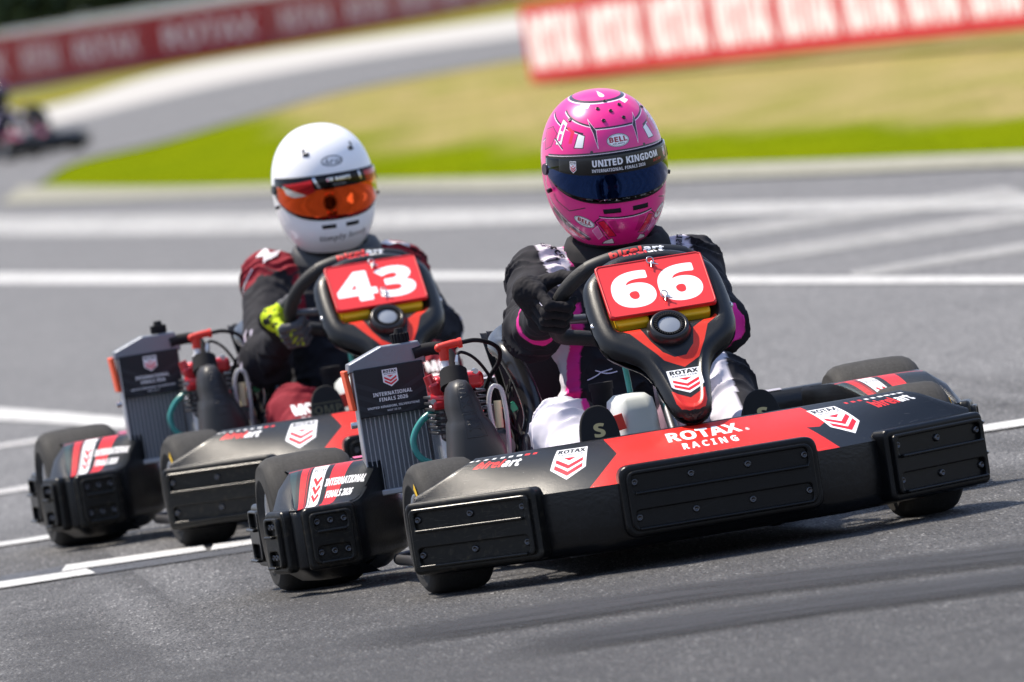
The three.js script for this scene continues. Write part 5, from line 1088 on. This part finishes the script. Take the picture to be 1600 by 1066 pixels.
const look66 = {
  helmet: pinkHelmet,
  suit: (b, x, y, z, nx, ny, nz, t, J) => {
    if (b === 'neck') return [0.008, 0.008, 0.009];
    if (b === 'rFo') return t > 0.5 && t < 0.66 ? PINK : BLACK;
    if (b === 'lFo') return t > 0.1 && t < 0.3 ? PINK : BLACK;
    if (b === 'rUp' || b === 'lUp' || b === 'yoke') {
      const q = x - J.cx;
      if (ny > 0.12 && t < 0.45) { const a = Math.abs(q); if (a > 0.1 && a < 0.155) return WHITE; if (a > 0.082 && a <= 0.1) return PINK; }
      return BLACK;
    }
    if (b === 'belly' || b === 'chest' || b === 'pelvis') {
      const q = x - lerp(J.px, J.cx, clamp((y - 0.15) / 0.3)), a = Math.abs(q);
      if (y < 0.5 && y > 0.24 && z > 0.12) { if (a > 0.122) return WHITE; if (a > 0.1) return PINK; }
      return BLACK;
    }
    const s = b[0] === 'r' ? -1 : 1;
    if (b === 'rTh' || b === 'lTh') {
      const cx = s < 0 ? lerp(J.rHip[0], J.rKn[0], t) : lerp(J.lHip[0], J.lKn[0], t), q = (x - cx) * s;   // outwards positive
      if (s < 0) { if (t < 0.3) return q > 0.0 ? WHITE : q > -0.02 ? PINK : BLACK; if (t < 0.5) return q > 0.03 ? PINK : BLACK; if (ny > 0.9 && t < 0.92) return BLACK; if (ny > 0.78 && t < 0.97) return PINK; return q > -0.036 ? WHITE : q > -0.05 ? PINK : BLACK; }
      return q < 0.012 && t > 0.45 ? WHITE : BLACK;
    }
    const cx = s < 0 ? lerp(J.rKn[0], J.rAn[0], t) : lerp(J.lKn[0], J.lAn[0], t), q = (x - cx) * s;
    if (s < 0) return t > 0.5 && noise2(x * 60, z * 5) * 0.02 + y < 0.215 && q < 0.01 ? BLACK : q > -0.034 ? WHITE : q > -0.05 ? PINK : BLACK;
    return q < 0.012 - 0.03 * t ? WHITE : BLACK;
  },
  glove: (a, r, t, x, y, z) => (z < 0.69 ? [0.008, 0.008, 0.009] : [0.013, 0.012, 0.015]),
  sole: soleMat(0, (x, w, h) => { wide(x, 'S', w * 0.5, h * 0.235, 62, '#b8a878', 1.3, 'center', 3); x.fillStyle = '#b8a878'; x.fillRect(w * 0.455, h * 0.31, w * 0.09, 8); }),
  prints: (G, f, J) => {
    const sp = alphaPrint(512, 128, lin(0.03, 0.03, 0.04), (x, c) => wide(x, 'sparco', 256, 60, 118, c, 1.15, 'center', 4));
    part(G, 'shoulder_print', drape(f, [J.cx - 0.128, 0.63, 0.235], [0.5, -0.55, 0.5], [0.6, 0.6, 0.1], [0.1, -0.65, -0.76], 0.082, 0.024), sp);
    part(G, 'shoulder_print', drape(f, [J.cx + 0.135, 0.6, 0.235], [0.25, 0.8, -0.5], [-0.9, 0.3, 0], [0, -0.65, -0.76], 0.066, 0.024), sp);
    part(G, 'chest_print', drape(f, [J.px - 0.02, 0.355, 0.34], [1, 0.05, 0], [0, 1, 0.1], [0, -0.1, -1], 0.062, 0.03), alphaPrint(512, 256, lin(0.7, 0.68, 0.85), (x, c) => { x.strokeStyle = c; x.lineWidth = 20; x.lineCap = 'round'; x.beginPath(); x.moveTo(20, 200); x.quadraticCurveTo(180, 170, 240, 120); x.quadraticCurveTo(330, 190, 490, 170); x.moveTo(170, 70); x.lineTo(240, 120); x.lineTo(420, 105); x.stroke(); }));
    part(G, 'knee_flap', drape(f, [J.rKn[0] - 0.012, J.rKn[1] - 0.055, J.rKn[2] + 0.07], [1, 0, 0], [0, 1, 0], [0, 0.1, -1], 0.05, 0.03), std({ color: lin(...BLACK), roughness: 0.9, side: THREE.DoubleSide }));
    const c = rimPoint(-J.phi * DEG);
    part(G, 'glove_print', at(new THREE.TorusGeometry(0.008, 0.0014, 6, 5), c.x - 0.03, c.y + 0.018, c.z + 0.03, -0.5, -0.9, 0.4), std({ color: lin(0.5, 0.48, 0.6), roughness: 0.7 }));
  },
};
const look43 = {
  helmet: whiteHelmet, size: 0.945,
  suit: (b, x, y, z, nx, ny, nz, t, J) => {
    if (b === 'neck') return [0.01, 0.01, 0.012];
    const q = Math.abs(x - J.cx);
    if (b === 'yoke' || ((b === 'rUp' || b === 'lUp') && t < 0.15 + 0.1 * nx * Math.sign(x - J.cx))) return q > 0.095 && (ny > -0.35) ? CRIM : BLACK;
    if (b === 'chest') return q > 0.1 && q < 0.135 && y < 0.56 ? CRIM : BLACK;
    if (b === 'rUp' || b === 'lUp' || b === 'rFo' || b === 'lFo') { const w = Math.abs(nx) > 0.82 && (x - J.cx) * nx > 0 && t > 0.4 && noise3(x * 40, y * 30, z * 30) > -0.1; return w && (b.endsWith('Up') ? t > 0.72 : t < 0.3) ? [0.5, 0.47, 0.58] : BLACK; }
    if (b === 'rTh' || b === 'lTh') return t > 0.66 ? CRIM : BLACK;
    if (b === 'rCa' || b === 'lCa') return t < 0.62 ? CRIM : BLACK;
    return BLACK;
  },
  glove: (a, r, t, x, y, z) => {
    if (z < 0.675) return [0.012, 0.012, 0.014];
    if (a > 150 && a < 250) return noise3(x * 55, y * 55, z * 30) > 0.35 ? [0.02, 0.022, 0.02] : [0.52, 0.66, 0.02];
    return a > 80 && a < 120 && Math.abs(t) < 0.03 && noise3(x * 80, y * 80, z * 80) > 0.2 ? [0.4, 0.5, 0.03] : [0.09, 0.09, 0.1];
  },
  collar: std({ color: lin(0.03, 0.032, 0.036), roughness: 0.6 }),
  sole: soleMat(0, (x, w, h) => { x.strokeStyle = '#4c4634'; x.lineWidth = 6; x.strokeRect(w * 0.38, h * 0.2, w * 0.24, 54); wide(x, 'OMP', w * 0.5, h * 0.253, 46, '#5c5640', 1.1); }),
  prints: (G, f, J) => {
    const white = (draw) => alphaPrint(256, 256, lin(0.72, 0.68, 0.72), draw);
    part(G, 'shoulder_print', drape(f, [J.cx - 0.155, 0.615, 0.22], [1, 0.3, 0.3], [0, 0.6, -0.8], [0.2, -0.8, -0.6], 0.075, 0.075), white((x, c) => { x.fillStyle = c; x.beginPath(); [[128, 20], [150, 110], [240, 60], [190, 150], [60, 240], [90, 150], [20, 130]].forEach(([a, b], i) => (i ? x.lineTo(a, b) : x.moveTo(a, b))); x.fill(); }));
    part(G, 'shoulder_print', drape(f, [J.cx - 0.215, 0.56, 0.23], [0.5, 0.8, 0.3], [-0.6, 0.4, 0.3], [0.6, -0.5, -0.6], 0.075, 0.028), white((x, c) => { x.fillStyle = c; x.fillRect(10, 60, 236, 130); }));
    part(G, 'shoulder_print', drape(f, [J.cx + 0.15, 0.605, 0.22], [1, -0.4, 0.3], [0.2, 0.6, -0.8], [-0.2, -0.8, -0.6], 0.09, 0.04), white((x, c) => { x.fillStyle = c; x.fillRect(20, 60, 216, 120); }));
    for (const k of [J.rKn, J.lKn]) part(G, 'knee_print', drape(f, [k[0] + 0.005, k[1] + 0.002, k[2] + 0.06], [1, 0.25, 0], [-0.25, 1, 0], [0, 0, -1], 0.075, 0.075), white((x, c) => { x.save(); x.translate(128, 128); x.rotate(0.25); wide(x, 'MOR', 0, -40, 105, c, 1.0, 'center', 8); wide(x, 'SPO', 0, 60, 105, c, 1.0, 'center', 8); x.restore(); }));
    part(G, 'belt_flag', drape(f, [J.px + 0.07, 0.31, 0.33], [1, 0.1, 0], [0, 1, 0], [0, -0.1, -1], 0.04, 0.028), printMat(192, 128, (x) => { x.fillStyle = '#d3342c'; x.fillRect(0, 0, 192, 64); x.fillStyle = '#1f3f95'; x.fillRect(0, 64, 192, 64); x.fillStyle = '#eee'; x.fillRect(0, 40, 192, 48); x.fillStyle = '#1a8a4c'; x.fillRect(0, 50, 192, 28); x.beginPath(); x.moveTo(0, 0); x.lineTo(90, 64); x.lineTo(0, 128); x.fill(); x.fillStyle = '#e2b32c'; x.beginPath(); x.moveTo(0, 18); x.lineTo(64, 64); x.lineTo(0, 110); x.fill(); x.fillStyle = '#15171a'; x.beginPath(); x.moveTo(0, 30); x.lineTo(48, 64); x.lineTo(0, 98); x.fill(); }));
  },
};
const lookFar = {
  helmet: greyHelmet, glove: () => [0.03, 0.03, 0.04], sole: M.matt,
  suit: (b) => (b.endsWith('Up') || b === 'yoke' ? [0.55, 0.5, 0.72] : b.endsWith('Th') || b.endsWith('Ca') ? [0.4, 0.12, 0.2] : [0.02, 0.02, 0.04]),
};
const wristAt = (phi, s) => rimPoint(phi * DEG * s).add(V(s * 0.016, -0.014, -0.088)).toArray();
function pose(o) {
  const c = o.cx;
  return { px: 0.01, cx: c, hx: c + 0.012, phi: o.phi, phiL: 140, rSh: [c - 0.158, 0.557, 0.19], lSh: [c + 0.156, 0.533, 0.19], rEl: o.rEl, lEl: o.lEl, rWr: wristAt(o.phi, -1), lWr: wristAt(140, 1),
    rHip: [-0.085, 0.16, 0.3], lHip: [0.1, 0.16, 0.3], rKn: o.rKn || [-0.172, 0.262, 0.74], lKn: o.lKn || [0.15, 0.3, 0.74], rAn: [-0.182, 0.13, 1.07], lAn: [0.165, 0.12, 1.07],
    rShoe: [-0.168, 0.055, 1.152, 0], lShoe: [0.158, 0.035, 1.152, 0.12], head: o.head, pitch: o.pitch, yaw: o.yaw, roll: o.roll };
}
const DRIVERS = [
  [look66, pose({ cx: 0.07, phi: 78, rEl: [-0.158, 0.462, 0.44], lEl: [0.226, 0.415, 0.41], head: [0.069, 0.77, 0.26], pitch: 12 * DEG, yaw: 5 * DEG }), 'driver of the front kart in black suit with pink trim and pink helmet'],
  [look43, pose({ cx: 0.05, phi: 112, rEl: [-0.185, 0.375, 0.43], lEl: [0.232, 0.38, 0.42], head: [0.044, 0.76, 0.26], pitch: 9 * DEG, yaw: 3 * DEG, rKn: [-0.18, 0.25, 0.74] }), 'driver of the rear kart in black and crimson suit, white helmet, lime gloves'],
  [lookFar, pose({ cx: 0.03, phi: 90, rEl: [-0.18, 0.42, 0.43], lEl: [0.25, 0.4, 0.42], head: [0.03, 0.76, 0.26], pitch: 8 * DEG, yaw: 0 }), 'distant driver with pale sleeves cut off by the left frame edge'],
];
DRIVERS.forEach(([look, J, label], i) => {
  const G = makeDriver(J, look), [x, z, yaw] = KARTS[i];
  G.position.set(x, land(z), z); G.rotation.y = yaw;
  thing(G, 'person', label, 'person', 'kart drivers');
});

scene.traverse((o) => { if (o.isMesh && o.name !== 'sky') { o.castShadow = true; o.receiveShadow = true; } });
renderer.render(scene, camera);
